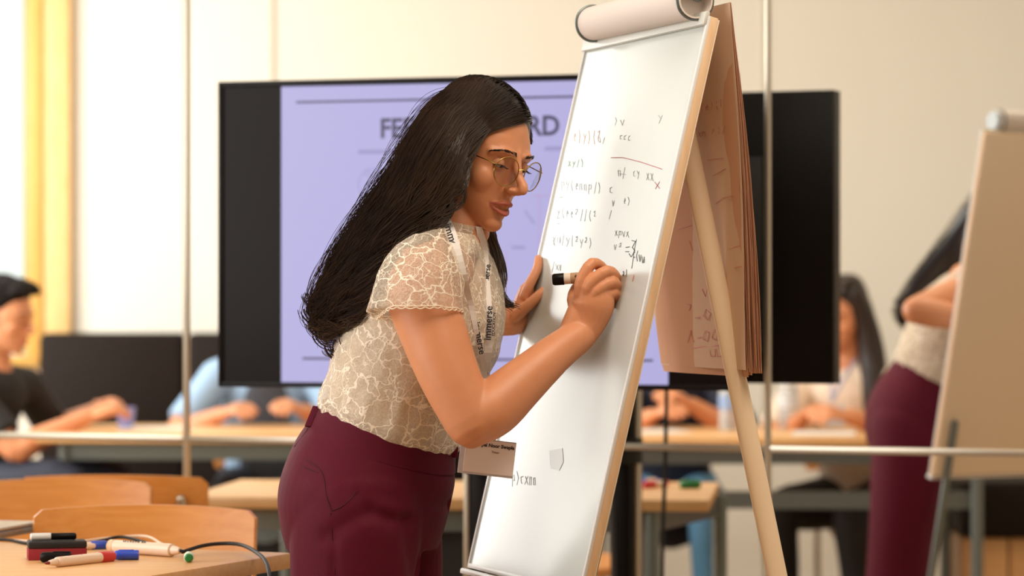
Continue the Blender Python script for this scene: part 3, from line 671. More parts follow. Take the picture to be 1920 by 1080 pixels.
def lip_attr(me, ups, los, s):
    """own lip colour as an attribute on the body mesh"""
    n = len(me.vertices); co = np.empty(n*3); me.vertices.foreach_get('co', co); co = co.reshape(-1, 3)
    val = np.zeros(n)
    for pts, r0 in ((ups, .0046*s), (los, .0056*s)):
        q = spline([list(p) for p in pts], 25); near = np.where(np.linalg.norm(co-q.mean(0), axis=1) < .05*s)[0]
        d = np.linalg.norm(co[near][:, None, :]-q[None], axis=2); tt = np.abs(np.linspace(-1, 1, 25))[d.argmin(1)]; d = d.min(1)
        rr = r0*(1-.45*tt**2); val[near] = np.maximum(val[near], np.clip((rr*1.12-d)/(rr*.35), 0, 1))
    a = me.attributes.get('lip') or me.attributes.new('lip', 'FLOAT', 'POINT'); a.data.foreach_set('value', val)

def push(me, c, r, vec):
    """gaussian displacement of a mesh around point c"""
    n = len(me.vertices); co = np.empty(n*3); me.vertices.foreach_get('co', co); co = co.reshape(-1, 3)
    w = np.exp(-((co-np.array(c))**2).sum(1)/(r*r)); co += w[:, None]*np.array(vec)[None]; me.vertices.foreach_set('co', co.ravel()); me.update()

def eye_parts(M, s, parent, gaze=(0, .8, -.6), lidmat=None, open_=1.):
    T = lambda x, y, z: M @ Vector((x*s, y*s, z*s))
    R3 = M.to_3x3()
    for sx in (-1, 1):
        c = Vector((sx*.0305, .0705, .0075)); g = Vector(gaze).normalized(); r = .0118
        u, v = frame_from(g); mb = MB(); rings = []; idx = []
        angs = [1, 10, 11, 24, 28, 50, 80, 110, 140, 172]
        for a in angs:
            a = math.radians(a); rings.append([T(*(c+(g*math.cos(a)+(u*math.cos(2*PI*j/20)+v*math.sin(2*PI*j/20))*math.sin(a))*r)) for j in range(20)])
        for i in range(len(rings)-1): mb.loft(rings[i:i+2], cap=False, mi=(2 if i < 2 else 1 if i < 4 else 0))
        mb.add(rings[0], [tuple(range(20))], 2)
        obj('eye', mb, [M_eyew, M_iris, M_pupil], parent)
        # lids: partial shells round the eyeball
        for up_ in (1, 0):
            lid = MB(); rows = []
            e0, e1 = ((-8-10*(1-open_), 46) if up_ else (-62, -36))
            for el in np.linspace(e0, e1, 9):
                row = []
                for az in np.linspace(-78, 78, 17):
                    k = (az/78)**2; ee = el + ((-15*k) if up_ else (14*k))*(1-abs(el-e0 if up_ else e1-el)/70)
                    a, b = math.radians(az), math.radians(ee); rad = r*(1.075 if up_ else 1.06)
                    row.append(c+Vector((math.sin(a)*math.cos(b), math.cos(a)*math.cos(b), math.sin(b)))*rad)
                rows.append(row)
            inner = [[c+(p-c)*.93 for p in r_] for r_ in rows]
            rings = [[T(*p) for p in a_]+[T(*p) for p in b_[::-1]] for a_, b_ in zip(rows, inner)]
            lid.loft(rings); obj('eyelid', lid, lidmat, parent)
            if up_:
                lash = MB()
                for p in rows[0][1:-1:1]:
                    d = (p-c).normalized(); p0 = p; lash.tube([T(*p0), T(*(p0+d*.004+Vector((0, .002, -.0015)))), T(*(p0+d*.006+Vector((0, .005, -.0012))))], [.0005*s, .0004*s, .00015*s], n=4, round_=False)
                lash.tube([T(*(c+(p-c)*1.015)) for p in rows[0]], .0007*s, n=5)
                obj('eyelashes', lash, M_hair, parent)
        br = MB(); pts = [(.011, .0915, .0275), (.021, .0925, .0300), (.036, .0875, .0318), (.049, .0765, .0285), (.0565, .066, .0240)]
        bq = spline(pts, 40)
        for i_ in range(90):
            f_ = random.random(); x, y, z = bq[min(int(f_*36), 39)]; wd_ = .0026*(1-.55*f_); z0_ = z+random.uniform(-wd_, wd_); l_ = random.uniform(.005, .008)
            x2, y2, z2 = bq[min(int(f_*36)+5, 39)]; dz = .0022*(1-f_*1.6)
            br.tube([T(sx*x, y+.0002, z0_), T(sx*(x+x2)/2, (y+y2)/2+.0008, z0_+dz*.6+(z2-z)*.5), T(sx*x2, y2+.0004, z0_+dz+(z2-z))], [.00042*s, .0004*s, .00015*s], n=4, round_=False)
        obj('eyebrow', br, M_hair, parent)
M_eyew = mat('eye_white', (.72, .68, .64), .25); M_iris = mat('eye_iris', (.035, .016, .008), .2); M_pupil = mat('eye_pupil', (.003, .003, .003), .15)

def finger(mb, pts, r0, r1, n=10):
    m = len(pts); mb.stube(pts, [r0+(r1-r0)*i/(m-1) for i in range(m)], k=3, n=n)

def simple_hand(mb, wrist, fwd, palm, side_, s=1., curl=.6):
    """wrist point, fwd towards the fingers, palm = palm facing direction, side_ +1/-1 puts the thumb at +/- (fwd x palm)"""
    f = Vector(fwd).normalized(); p = Vector(palm); p = (p-f*p.dot(f)).normalized(); t = f.cross(p)*side_
    mb.tube([wrist-f*.03*s, wrist+f*.01*s, wrist+f*.05*s, wrist+f*.085*s], [.024*s, .027*s, .038*s, .036*s], n=14, hint=t, flat=.48)
    for k, (o, L) in enumerate(((.030, .072), (.010, .080), (-.010, .074), (-.029, .058))):
        b = wrist+f*.085*s+t*o*s; pts = [b-f*.02*s]; d = f.copy(); q = b
        for j, l in enumerate((.45, .31, .24)):
            a = curl*(.45+.25*j+.06*k); d = (d*math.cos(a)+p*math.sin(a)).normalized(); pp_ = p*math.cos(a)-f*math.sin(a)
            q = q+d*L*l*s; pts.append(q); p2 = (p-d*p.dot(d)); 
        finger(mb, pts, .0095*s, .0075*s, 8)
    b = wrist+f*.022*s+t*.026*s
    finger(mb, [b-t*.012*s, b+f*.022*s+t*.016*s+p*.008*s, b+f*.045*s+t*.022*s+p*.02*s, b+f*.065*s+t*.018*s+p*.032*s], .0125*s, .0085*s, 8)

def two_bone(a, c, l1, l2, pole):
    d = c-a; L = min(d.length, (l1+l2)*.995); u = d.normalized(); x = (l1*l1-l2*l2+L*L)/(2*L); h = math.sqrt(max(l1*l1-x*x, 0))
    p = Vector(pole); p = (p-u*p.dot(u)).normalized(); return a+u*x+p*h

def seated(label, base, yaw, shirt, trousers, skin, wrists, head_turn=0., lean=.12, hair='short', seat=.46, shirt_open=None, polehints=None, hairm=None, knees=None, long_sleeve=False, leg_up=0.):
    f = Vector((math.sin(yaw), -math.cos(yaw), 0)); r = Vector((-f.y, f.x, 0))*-1   # r = their right
    r = f.cross(Zv)
    o = Vector((base[0], base[1], 0)); pt = lambda a, b, c: o+f*a+r*b+Zv*c
    t = thing('person', label, 'person', o)
    pel = pt(0, 0, seat+.10); ch_ = pt(lean*.6, 0, seat+.40); nk = pt(lean, 0, seat+.585); hd = pt(lean+.045, 0, seat+.735)
    # body: head, neck, chest, arms and hands, fused
    body = MB(); hf = Matrix.Rotation(head_turn, 3, 'Z') @ f; hr = hf.cross(Zv)
    hf2 = (hf-Zv*.22).normalized(); hu = hr.cross(hf2)
    Mh = Matrix.Translation(hd) @ Matrix((hr, hf2, hu)).transposed().to_4x4()
    ups, los = head_pieces(body, Mh, 1.0)
    body.tube([nk-Zv*.04, nk+Zv*.03, hd-Zv*.06-f*.02], [.062, .054, .056], n=14)
    body.tube([pel, pt(lean*.3, 0, seat+.25), ch_, nk-Zv*.05], [.10, .105, .10, .06], n=16, hint=r, flat=.75)
    sh = {}
    for k, sd in ((0, 1), (1, -1)):
        S0 = nk+r*.165*sd-Zv*.075; w = Vector(wrists[k]); pole = Vector(polehints[k]) if polehints else (r*sd*.8-Zv*.6-f*.4)
        E = two_bone(S0, w, .29, .26, pole); sh[sd] = (S0, E, w)
        body.stube([S0-r*sd*.06, S0, (S0+E)/2, E, E.lerp(w, .3), w], [.05, .052, .045, .039, .042, .027], n=14)
        d = (w-E).normalized(); simple_hand(body, w, (d+f*.2).normalized(), -Zv*.8-r*sd*.5, sd, 1.0, .75)
    me = remesh(body, .0055, 3); lip_attr(me, ups, los, 1.)
    obj('body', me, skin, t)
    eye_parts(Mh, 1.0, t, (0, .9, -.4), skin)
    # shirt
    sb = MB()
    sb.stube([pel-Zv*.06, pt(lean*.3, 0, seat+.22), ch_, nk-Zv*.085, nk-Zv*.02], [.142, .145, .158, .135, .058], n=20, hint=r, flat=.72)
    for sd in (1, -1):
        S0, E, w = sh[sd]; sb.tube([nk-Zv*.07+r*sd*.05, S0-Zv*.005], [.068, .064], n=14)
        e2 = E if not long_sleeve else E
        pts = [S0, S0.lerp(E, .45), S0.lerp(E, .8)] if not long_sleeve else [S0, S0.lerp(E, .6), E, E.lerp(w, .5), E.lerp(w, .92)]
        sb.stube(pts, [.064, .062, .064] if not long_sleeve else [.064, .056, .05, .044, .036], n=14, round_=False)
    obj('shirt', remesh(sb, .008, 5), shirt, t)
    if shirt_open is not None:
        # tee seen between the open fronts
        tb = MB(); rings = []
        for a_, c_, wd_ in ((.108, .02, .07), (.128, .22, .06), (lean*.6+.094, .40, .055), (lean+.05, .52, .04)):
            ctr = pt(a_+.022, 0, seat+c_); rings.append([ctr+r*wd_*1.5*math.cos(q)+f*(.022*math.sin(q)) for q in np.linspace(0, 2*PI, 17)[:-1]])
        obj('tee', tb.loft(rings), shirt_open, t)
    # legs
    lb = MB()
    pel = pel+Zv*leg_up*.5
    lb.tube([pel-r*.06, pel+r*.06], [.125, .125], n=16)
    feet = []
    for sd in (1, -1):
        kx = knees or (.43, .13); K = pt(kx[0], sd*kx[1], seat+.07+leg_up); A = pt(kx[0]-.04, sd*kx[1]*1.1, .10)
        lb.stube([pel+r*sd*.085-Zv*.01, (pel+K)/2+r*sd*.05, K, K.lerp(A, .5), A], [.098, .088, .070, .060, .058], n=16, round_=True); feet.append(A)
    obj('trousers', remesh(lb, .009, 5), trousers, t)
    for A in feet:
        obj('shoe', remesh(MB().stube([A-Zv*.055-f*.05, A-Zv*.06+f*.04, A-Zv*.068+f*.15], [.042, .042, .030], n=14, hint=r, flat=.8), .006, 2), M_blackmat, t)
    # hair
    hm = hairm or M_hairdull; hb = MB(); T = lambda x, y, z: Mh @ Vector((x, y, z)); R3 = Mh.to_3x3()
    hb.ell(T(0, -.024, .058), (R3 @ Vector((.082, 0, 0)), R3 @ Vector((0, .094, 0)), R3 @ Vector((0, 0, .086))), 24, 16)
    hb.ell(T(.01, .046, .095), (R3 @ Vector((.060, 0, 0)), R3 @ Vector((0, .032, .006)), R3 @ Vector((0, 0, .030))), 18, 12)
    hb.ell(T(0, -.045, .01), (R3 @ Vector((.079, 0, 0)), R3 @ Vector((0, .062, 0)), R3 @ Vector((0, 0, .075))), 20, 14)
    for k in range(26):
        q_ = random.uniform(-.06, .06); hb.stube([T(q_, .0, .125), T(q_*1.1, .055, .118), T(q_*1.15+random.uniform(-.01, .01), .080, .088+random.uniform(0, .02))], [.012, .010, .004], n=6)
    if hair == 'long':
        for sx in (-1, 1):
            hb.stube([T(sx*.055, 0, .07), T(sx*.080, -.015, -.02), T(sx*.095, -.01, -.14), T(sx*.115, .03, -.26), T(sx*.10, .06, -.36)], [.04, .042, .048, .045, .02], n=14)
        hb.stube([T(0, -.06, .08), T(0, -.085, -.05), T(0, -.09, -.2)], [.06, .07, .06], n=14)
    obj('hair', remesh(hb, .006, 3), hm, t)
    return t, Mh

def lanyard_simple(t_label, Mh, chest, parent_person, color):
    t = thing('lanyard', t_label, 'lanyard', chest)
    n1 = Mh @ Vector((.055, .03, -.145)); n2 = Mh @ Vector((-.055, .03, -.145))
    obj('strap', MB().stube([n1, n1.lerp(chest, .5)+Vector((0, -.02, .01)), chest], [.006]*3, n=6), color, t); obj('strap', MB().stube([n2, n2.lerp(chest, .5)+Vector((0, -.02, .01)), chest], [.006]*3, n=6), color, t)
    obj('badge', MB().box(chest-Zv*.05, (.085, .006, .07), None, .001), mat('badge_blue_white', srgb(206, 220, 240), .4), t)
# ------------------------------------------------------------------ the writing woman
def ringW(px, py, d, ax, ay_dir, hw, hd, n=48, tilt=17., yaw=20., e=1.):
    """ellipse around the spine: hw forward half width, hd sideways half width (in px units), tilted by TILT degrees forward-down"""
    fw = Vector((math.cos(math.radians(yaw))*math.cos(math.radians(tilt)), -math.sin(math.radians(yaw))*math.cos(math.radians(tilt)), -math.sin(math.radians(tilt))))
    sd = Vector((-math.sin(math.radians(yaw)), -math.cos(math.radians(yaw)), 0))
    c = W(px, py, d); out = []
    for j in range(n):
        a = 2*PI*j/n; ca, sa = math.cos(a), math.sin(a)
        out.append(c+fw*(math.copysign(abs(ca)**e, ca)*hw*S)+sd*(math.copysign(abs(sa)**e, sa)*hd*S))
    return out
# spine samples: py(centre) -> (px, d, forward half width, side half width, tilt)
TORSO = [  # px, py, d, hf, hs, tilt
    (729, 815, 0, 122, 140, 20), (733, 790, 0, 126, 142, 20), (742, 755, 0, 130, 145, 19), (756, 715, 0, 134, 150, 18), (774, 670, 0, 138, 156, 17), (790, 625, 0, 142, 162, 16),
    (803, 585, 0, 138, 172, 15), (813, 550, 0, 126, 182, 14), (822, 518, 0, 108, 186, 14), (831, 490, 0, 90, 172, 14), (838, 470, 0, 74, 140, 14), (845, 452, 0, 62, 100, 16), (850, 436, 0, 55, 66, 18)]
def torso_rings(off=0., n=48, rows=None, noise_=0.):
    q = spline(TORSO, rows or 49); out = []
    for (px, py, d, hf, hs, tl) in q: out.append(ringW(px, py, d, 0, 0, hf+off, hs+off, n, tl))
    return out
woman = thing('person', 'woman in cream lace blouse and burgundy trousers writing on the flipchart', 'person', W(690, 1919, 0))
# --- head frame
YAW, PITCH, ROLL = math.radians(48), math.radians(18), math.radians(6)
fh = Vector((math.sin(YAW), -math.cos(YAW), 0)); hf = (fh*math.cos(PITCH)-Zv*math.sin(PITCH)); hr = fh.cross(Zv); hu = hr.cross(hf)
RH = Matrix((hr, hf, hu)).transposed(); RH = RH @ Matrix.Rotation(-ROLL, 3, 'Y')
HS = .94; eyeL = Vector((0, .078, .0075))
HO = W(960, 311, -60) - (RH @ eyeL)*HS
MH = Matrix.Translation(HO) @ RH.to_4x4()
HT = lambda x, y, z: MH @ Vector((x*HS, y*HS, z*HS))
body = MB()
ups, los = head_pieces(body, MH, HS, 1.06)
body.stube([W(842, 470, 5), W(855, 430, 0), HT(0, -.022, -.075), HT(0, -.012, -.02)], [62*S, 58*S, 58*S, 60*S], n=20)
body.stube([HT(0, .03, -.088), HT(0, .0, -.098), W(872, 430, 0)], [.030, .038, .042], n=16)
body.loft(torso_rings(-7, 36, 25))
# near arm (the writing arm)
SH, EL, WR = W(788, 545, -165), W(884, 788, -225), W(1086, 630, -120)
body.stube([W(812, 490, -110), SH, W(815, 630, -190), W(845, 710, -212), EL], [62*S, 63*S, 61*S, 55*S, 50*S], n=36)
body.stube([EL, W(925, 765, -210), W(978, 718, -185), W(1040, 664, -150), WR], [49*S, 52*S, 45*S, 36*S, 31*S], n=36)
body.ell(W(884, 808, -222), (Vector((28*S, 0, 8*S)), Vector((0, 30*S, 0)), Vector((-6*S, 0, 32*S))), 16, 12)
# near hand gripping the pen
HD = -112
def Hp(x, y, d): return W(x, y, HD+d)
body.stube([Hp(1076, 640, -8), Hp(1090, 622, -6), Hp(1104, 596, -6), Hp(1112, 570, -10), Hp(1111, 552, -12)], [30*S, 32*S, 36*S, 40*S, 36*S], n=18, hint=(1, 0, .2), flat=.64)
body.stube([Hp(1058, 654, -6), Hp(1074, 622, -2), Hp(1083, 594, 0), Hp(1088, 566, 4)], [24*S, 26*S, 24*S, 18*S], n=18)
body.stube([Hp(1100, 590, 4), Hp(1124, 566, 2), Hp(1132, 548, 4)], [22*S, 22*S, 18*S], n=14)
FG = [[(1088, 552, -14), (1090, 526, -20), (1110, 494, -14), (1131, 505, 14), (1126, 520, 34)],
      [(1100, 556, -18), (1107, 531, -28), (1138, 508, -22), (1155, 522, 8), (1140, 530, 34)],
      [(1110, 562, -18), (1119, 545, -28), (1148, 528, -20), (1158, 544, 8), (1140, 550, 30)],
      [(1116, 572, -14), (1127, 561, -22), (1151, 549, -12), (1156, 562, 10), (1138, 566, 24)]]
for k, fpts in enumerate(FG): finger(body, [Hp(*p) for p in fpts], (12.2, 12.2, 11.6, 10.6)[k]*S, (9.8, 9.8, 9.4, 8.8)[k]*S, 14)
finger(body, [Hp(1088, 590, 6), Hp(1076, 562, 26), Hp(1086, 536, 46), Hp(1112, 520, 52)], 15*S, 10.5*S, 14)
# far arm and hand on the board's far edge
SL, ELL, WL = W(862, 520, 165), W(800, 588, 400), W(962, 600, 318)
body.stube([W(850, 480, 110), SL, SL.lerp(ELL, .5), ELL], [60*S, 58*S, 52*S, 44*S], n=18)
body.stube([ELL, ELL.lerp(WL, .35), WL], [43*S, 44*S, 31*S], n=18)
LHn = lambda x, y, d: W(x, y, 300+d)
body.stube([LHn(962, 600, 16), LHn(976, 578, 10), LHn(985, 552, 6)], [29*S, 30*S, 27*S], n=16, hint=(0, 1, 0), flat=.62)
for k, (dy, L) in enumerate(((0, 1.), (22, 1.06), (43, .98), (62, .8))):
    finger(body, [LHn(984, 556, -14+dy*.72), LHn(994, 532-4*k*.2, -16+dy*.8), LHn(1004+3, 532-26*L, -6+dy*.8), LHn(1010, 532-44*L, 10+dy*.8)], 11*S, 8.5*S, 12)
finger(body, [LHn(968, 592, -14), LHn(988, 574, -30), LHn(1008, 556, -34), LHn(1020, 545, -30)], 12.5*S, 9*S, 12)
bme = remesh(body, .0015, 4, .5)
def relax(me, cond, it):
    b_ = bmesh.new(); b_.from_mesh(me); vs = [v for v in b_.verts if cond(v.co)]
    for _ in range(it): bmesh.ops.smooth_vert(b_, verts=vs, factor=.5, use_axis_x=True, use_axis_y=True, use_axis_z=True)
    b_.to_mesh(me); b_.free()
MHi = MH.inverted()
def in_head(p):
    l = MHi @ p; return l/HS
relax(bme, lambda p: (lambda l: l.z > .034 and l.y > -.02 and l.z < .16 and l.length < .2)(in_head(p)), 45)
relax(bme, lambda p: (lambda l: -.14 < l.z < .034 and l.y > -.02 and abs(l.x) > .021 and l.length < .2)(in_head(p)), 26)
relax(bme, lambda p: (lambda l: -.14 < l.z < .034 and l.y > 0 and abs(l.x) <= .021 and l.length < .2)(in_head(p)), 5)
relax(bme, lambda p: (lambda l: -.048 < l.z < -.012 and l.y > .07 and abs(l.x) <= .03)(in_head(p)), 14)
relax(bme, lambda p: (lambda q_: (700 < q_[0] < 1040 and 440 < q_[1] < 860 or 1030 < q_[0] < 1110 and 600 < q_[1] < 700))((960+p.x/p.y*FPX, HZ-(p.z-CAMH)/p.y*FPX)) and p.y < WY-60*S, 24)
# eye sockets
for sx in (-1, 1):
    push(bme, HT(sx*.0315, .088, .0075), .0135*HS, (RH @ Vector((0, -.0085, 0)))*HS)
    push(bme, HT(sx*.011, .0935, -.0360), .0045*HS, (RH @ Vector((0, 0, .0035)))*HS)
    push(bme, HT(sx*.027, .080, -.064), .006*HS, (RH @ Vector((0, -.002, 0)))*HS)
push(bme, HT(0, .096, -.0655), .0075*HS, (RH @ Vector((0, -.004, 0)))*HS)
push(bme, HT(.009, .094, -.0655), .006*HS, (RH @ Vector((0, -.003, 0)))*HS); push(bme, HT(-.009, .094, -.0655), .006*HS, (RH @ Vector((0, -.003, 0)))*HS)
lip_attr(bme, ups, los, HS)
obj('body', bme, M_skin, woman)
eye_parts(MH, HS, woman, (-.25, .8, -.55), M_skin)
# nails on the visible hand are out of sight; fingernails of the far hand are hidden by the board

# --- blouse
def lace(name, scale, thread, c_thread, c_fill, a_fill, w=.10):
    m = bpy.data.materials.new(name); m.use_nodes = True; nt = m.node_tree; b = nt.nodes['Principled BSDF']; b.inputs['Roughness'].default_value = .75; b.inputs['Sheen Weight'].default_value = .15
    N = nt.nodes.new; Lk = nt.links.new
    tc = N('ShaderNodeTexCoord'); nz = N('ShaderNodeTexNoise'); nz.inputs['Scale'].default_value = scale*.9; nz.inputs['Detail'].default_value = 2
    Lk(tc.outputs['Object'], nz.inputs['Vector'])
    va = N('ShaderNodeVectorMath'); va.operation = 'MULTIPLY_ADD'; va.inputs[1].default_value = (.022, .022, .022); Lk(nz.outputs['Color'], va.inputs[0]); Lk(tc.outputs['Object'], va.inputs[2])
    def vor(sc, thr):
        v = N('ShaderNodeTexVoronoi'); v.feature = 'DISTANCE_TO_EDGE'; v.inputs['Scale'].default_value = sc; Lk(va.outputs[0], v.inputs['Vector'])
        r = N('ShaderNodeMapRange'); r.inputs['From Min'].default_value = thr*.55; r.inputs['From Max'].default_value = thr; r.inputs['To Min'].default_value = 1; r.inputs['To Max'].default_value = 0; Lk(v.outputs['Distance'], r.inputs['Value']); return r.outputs[0]
    big, mid, fine = vor(scale*.55, w), vor(scale*1.15, w*1.0), vor(scale*3.2, .12)
    patch = N('ShaderNodeTexNoise'); patch.inputs['Scale'].default_value = scale*.45; Lk(tc.outputs['Object'], patch.inputs['Vector'])
    pr = N('ShaderNodeMapRange'); pr.inputs['From Min'].default_value = .46; pr.inputs['From Max'].default_value = .54; Lk(patch.outputs['Fac'], pr.inputs['Value'])
    mm = N('ShaderNodeMath'); mm.operation = 'MULTIPLY'; Lk(mid, mm.inputs[0]); Lk(pr.outputs[0], mm.inputs[1])
    fm = N('ShaderNodeMath'); fm.operation = 'MULTIPLY'; fm.inputs[1].default_value = .3; Lk(fine, fm.inputs[0])
    mx = N('ShaderNodeMath'); mx.operation = 'MAXIMUM'; Lk(big, mx.inputs[0]); Lk(mm.outputs[0], mx.inputs[1])
    mx2 = N('ShaderNodeMath'); mx2.operation = 'MAXIMUM'; Lk(mx.outputs[0], mx2.inputs[0]); Lk(fm.outputs[0], mx2.inputs[1])
    col = N('ShaderNodeMix'); col.data_type = 'RGBA'; col.inputs['A'].default_value = (*c_fill, 1); col.inputs['B'].default_value = (*c_thread, 1); Lk(mx2.outputs[0], col.inputs['Factor']); Lk(col.outputs['Result'], b.inputs['Base Color'])
    sh_ = N('ShaderNodeAttribute'); sh_.attribute_name = 'sheer'; sm_ = N('ShaderNodeMapRange'); sm_.inputs['To Min'].default_value = a_fill; sm_.inputs['To Max'].default_value = a_fill*.62; Lk(sh_.outputs['Fac'], sm_.inputs['Value'])
    al = N('ShaderNodeMapRange'); Lk(sm_.outputs[0], al.inputs['To Min']); al.inputs['To Max'].default_value = 1; Lk(mx2.outputs[0], al.inputs['Value']); Lk(al.outputs[0], b.inputs['Alpha'])
    bp_ = N('ShaderNodeBump'); bp_.inputs['Strength'].default_value = .5; bp_.inputs['Distance'].default_value = .0015; Lk(mx2.outputs[0], bp_.inputs['Height']); Lk(bp_.outputs[0], b.inputs['Normal'])
    return m
M_lace = lace('cream_lace', 58, .1, srgb(248, 234, 214), srgb(232, 212, 188), .62, .040)
M_cami = mat('beige_camisole', srgb(222, 206, 176), .7, sheen=.2)
def fabric_ring_noise(rings, amp, fx, fy, seed):
    out = []
    for i, r in enumerate(rings):
        c = sum(r, Vector())/len(r); row = []
        for p in r:
            d = (p-c).normalized(); k = noise.noise(Vector((p.x*fx+seed, p.y*fx, p.z*fy)))
            row.append(p+d*(k*amp))
        out.append(row)
    return out
BL_R = [(723, 816, 0, 122, 143, 20), (726, 808, 0, 131, 150, 20), (733, 792, 0, 140, 156, 20), (741, 765, 0, 142, 157, 19)]+[(px, py, d, hf+5, hs+5, tl) for px, py, d, hf, hs, tl in TORSO[3:]]
q = spline(BL_R, 60); t_rings = [ringW(px, py, d, 0, 0, hf, hs, 72, tl) for px, py, d, hf, hs, tl in q]
tor = MB().loft(t_rings); tor_me = tor.mesh('t'); fix_normals(tor_me)
bv_tor = BVHTree.FromPolygons([v.co for v in tor_me.vertices], [tuple(p.vertices) for p in tor_me.polygons]); bpy.data.meshes.remove(tor_me)
bm_ = MB(); bm_.loft(t_rings)
bm_.stube([W(842, 462, -40), W(820, 486, -105), W(792, 528, -160), W(781, 572, -178), W(776, 600, -184)], [60*S, 71*S, 80*S, 87*S, 90*S], n=32, round_=False)
bm_.stube([W(856, 462, 40), W(864, 488, 105), W(868, 520, 160), W(864, 572, 188), W(861, 602, 198)], [58*S, 68*S, 74*S, 78*S, 80*S], n=32, round_=False)
blm = remesh(bm_, .0030, 6)
bmw = bmesh.new(); bmw.from_mesh(blm); kill = []
SHR = bmw.verts.layers.float.new('sheer')
bot, topv = W(724, 812, 0), W(856, 416, 0)
fwt = Vector((.94*math.cos(.35), -.34*math.cos(.35), -math.sin(.35))); sp_ = Vector((math.sin(.35)*.94, -math.sin(.35)*.34, math.cos(.35)))
for v in bmw.verts:
    p = v.co; px_ = 960+p.x/p.y*FPX; py_ = HZ-(p.z-CAMH)/p.y*FPX; d_ = (p.y-WY)/S
    loc, nrm, _, dist = bv_tor.find_nearest(p); sd_ = dist if (p-loc).dot(nrm) > 0 else -dist
    out = sd_ > 7*S
    v[SHR] = min(max((sd_-2*S)/(14*S), 0), 1) if py_ < 680 else 0.
    if d_ < 0: hem_y = 575+max(d_+272, 0)*.10+max(0, 735-px_)*.30
    else: hem_y = 594
    if out and py_ > hem_y and py_ < 720: kill.append(v)
    elif (p-bot).dot(sp_) < .001 or (p-topv).dot(sp_) > -.002: kill.append(v)
bmesh.ops.delete(bmw, geom=kill, context='VERTS')
loose = [v for v in bmw.verts if not v.link_faces]; bmesh.ops.delete(bmw, geom=loose, context='VERTS')
# even out the cut edges, then gathers at the waist and soft folds
bnd = [v for v in bmw.verts if any(e.is_boundary for e in v.link_edges)]
for _ in range(6):
    newc = {}
    for v in bnd:
        nb_ = [e.other_vert(v).co for e in v.link_edges if e.is_boundary]
        if len(nb_) == 2: newc[v] = v.co*.5+(nb_[0]+nb_[1])*.25
    for v, c in newc.items(): v.co = c
bmw.normal_update(); bax = (topv-bot).normalized()
for v in bmw.verts:
    p = v.co; h = (p-bot).dot(bax); c = bot+bax*h; r_ = p-c; a = math.atan2(r_.dot(Vector((-.34, -.94, 0))), r_.dot(Vector((.94, -.34, 0))))
    g = math.exp(-((h-.03)/.035)**2)*(.0016*math.sin(a*13+math.sin(a*5)*2)+.0008*math.sin(a*29+1))
    n1 = noise.noise(Vector((p.x*16+p.z*10, p.y*12, p.z*26-p.x*14))); n2 = noise.noise(Vector((p.x*7, p.y*7+3, p.z*15+p.x*11)))
    v.co = p+v.normal*(g+.0022*n1+.0045*n2*math.exp(-((h-.10)/.12)**2)+.0012*noise.noise(p*60))
# scalloped hems along the open sleeve edges
left = {e for e in bmw.edges if e.is_boundary}; loops = []
while left:
    e = left.pop(); lp_ = [e.verts[0], e.verts[1]]
    while True:
        nx = [x for x in lp_[-1].link_edges if x in left]
        if not nx: break
        left.discard(nx[0]); lp_.append(nx[0].other_vert(lp_[-1]))
    loops.append([v.co.copy() for v in lp_])
bmw.to_mesh(blm); bmw.free()
blouse = obj('blouse', blm, M_lace, woman)
M_lhem = mat('lace_edge', srgb(250, 234, 212), .7)
for lp_ in loops:
    c = sum(lp_, Vector())/len(lp_)
    if len(lp_) < 60 or c.z < W(0, 700).z or c.z > W(0, 470).z: continue
    q_ = spline([list(p) for p in lp_[::3]], 220); cc_ = np.array(c)
    for k_ in range(2):
        pts = []
        for i_, p in enumerate(q_):
            ph = i_/220*2*PI*34; pts.append(Vector(p)+Vector((0, 0, -1))*(.0016+.0028*abs(math.sin(ph/2)))*k_)
        obj('sleeve_hem', MB().tube(pts, .0011, n=5, round_=False), M_lhem, woman)
# high neck band
nb = spline([(844, 458, 0, 69, 104, 17), (850, 438, 0, 60, 76, 18), (856, 422, 0, 56, 62, 16), (858, 414, 0, 56, 61, 14)], 8)
obj('collar', MB().loft([ringW(a, b, c, 0, 0, d, e, 64, f) for a, b, c, d, e, f in nb], cap=False), M_lace, woman)
cq = spline(TORSO[:10], 40)
obj('camisole', MB().loft([ringW(px, py, d, 0, 0, hf-2, hs-2, 64, tl) for px, py, d, hf, hs, tl in cq][:30], cap=False), M_cami, woman)
# --- trousers
M_trs = mat('burgundy_wool', srgb(88, 8, 34), .72, spec=.2, noise_amt=.08, noise_scale=60, bump=.25, bump_scale=900, sheen=.03)
tb = MB()
tb.loft([ringW(px, py, d, 0, 0, hf, hs, 48, tl, 14) for px, py, d, hf, hs, tl in spline([(728, 796, 0, 130, 148, 20), (720, 822, 0, 137, 158, 20), (705, 862, 0, 152, 178, 16), (690, 905, 0, 158, 192, 10), (682, 945, 0, 158, 196, 6), (680, 990, 0, 150, 190, 2), (680, 1030, 0, 138, 178, 0)], 30)])
def leg_(c0, c1, c2, c3, r):
    q = spline([(c0[0]+6, c0[1]-70, c0[2]*.95, r[0]*.62), (*c0, r[0]*.97), (*c1, r[1]), (*c2, r[2]), (*c3, r[3])], 26)
    tb.loft([ringW(px, py, d, 0, 0, rr, rr*.92, 40, 0, 14) for px, py, d, rr in q])
leg_((672, 930, -92), (665, 1080, -98), (655, 1450, -98), (648, 1885, -98), (124, 120, 100, 118))
leg_((700, 930, 92), (715, 1080, 98), (712, 1450, 98), (700, 1885, 98), (124, 118, 98, 116))
tme = remesh(tb, .0042, 6)
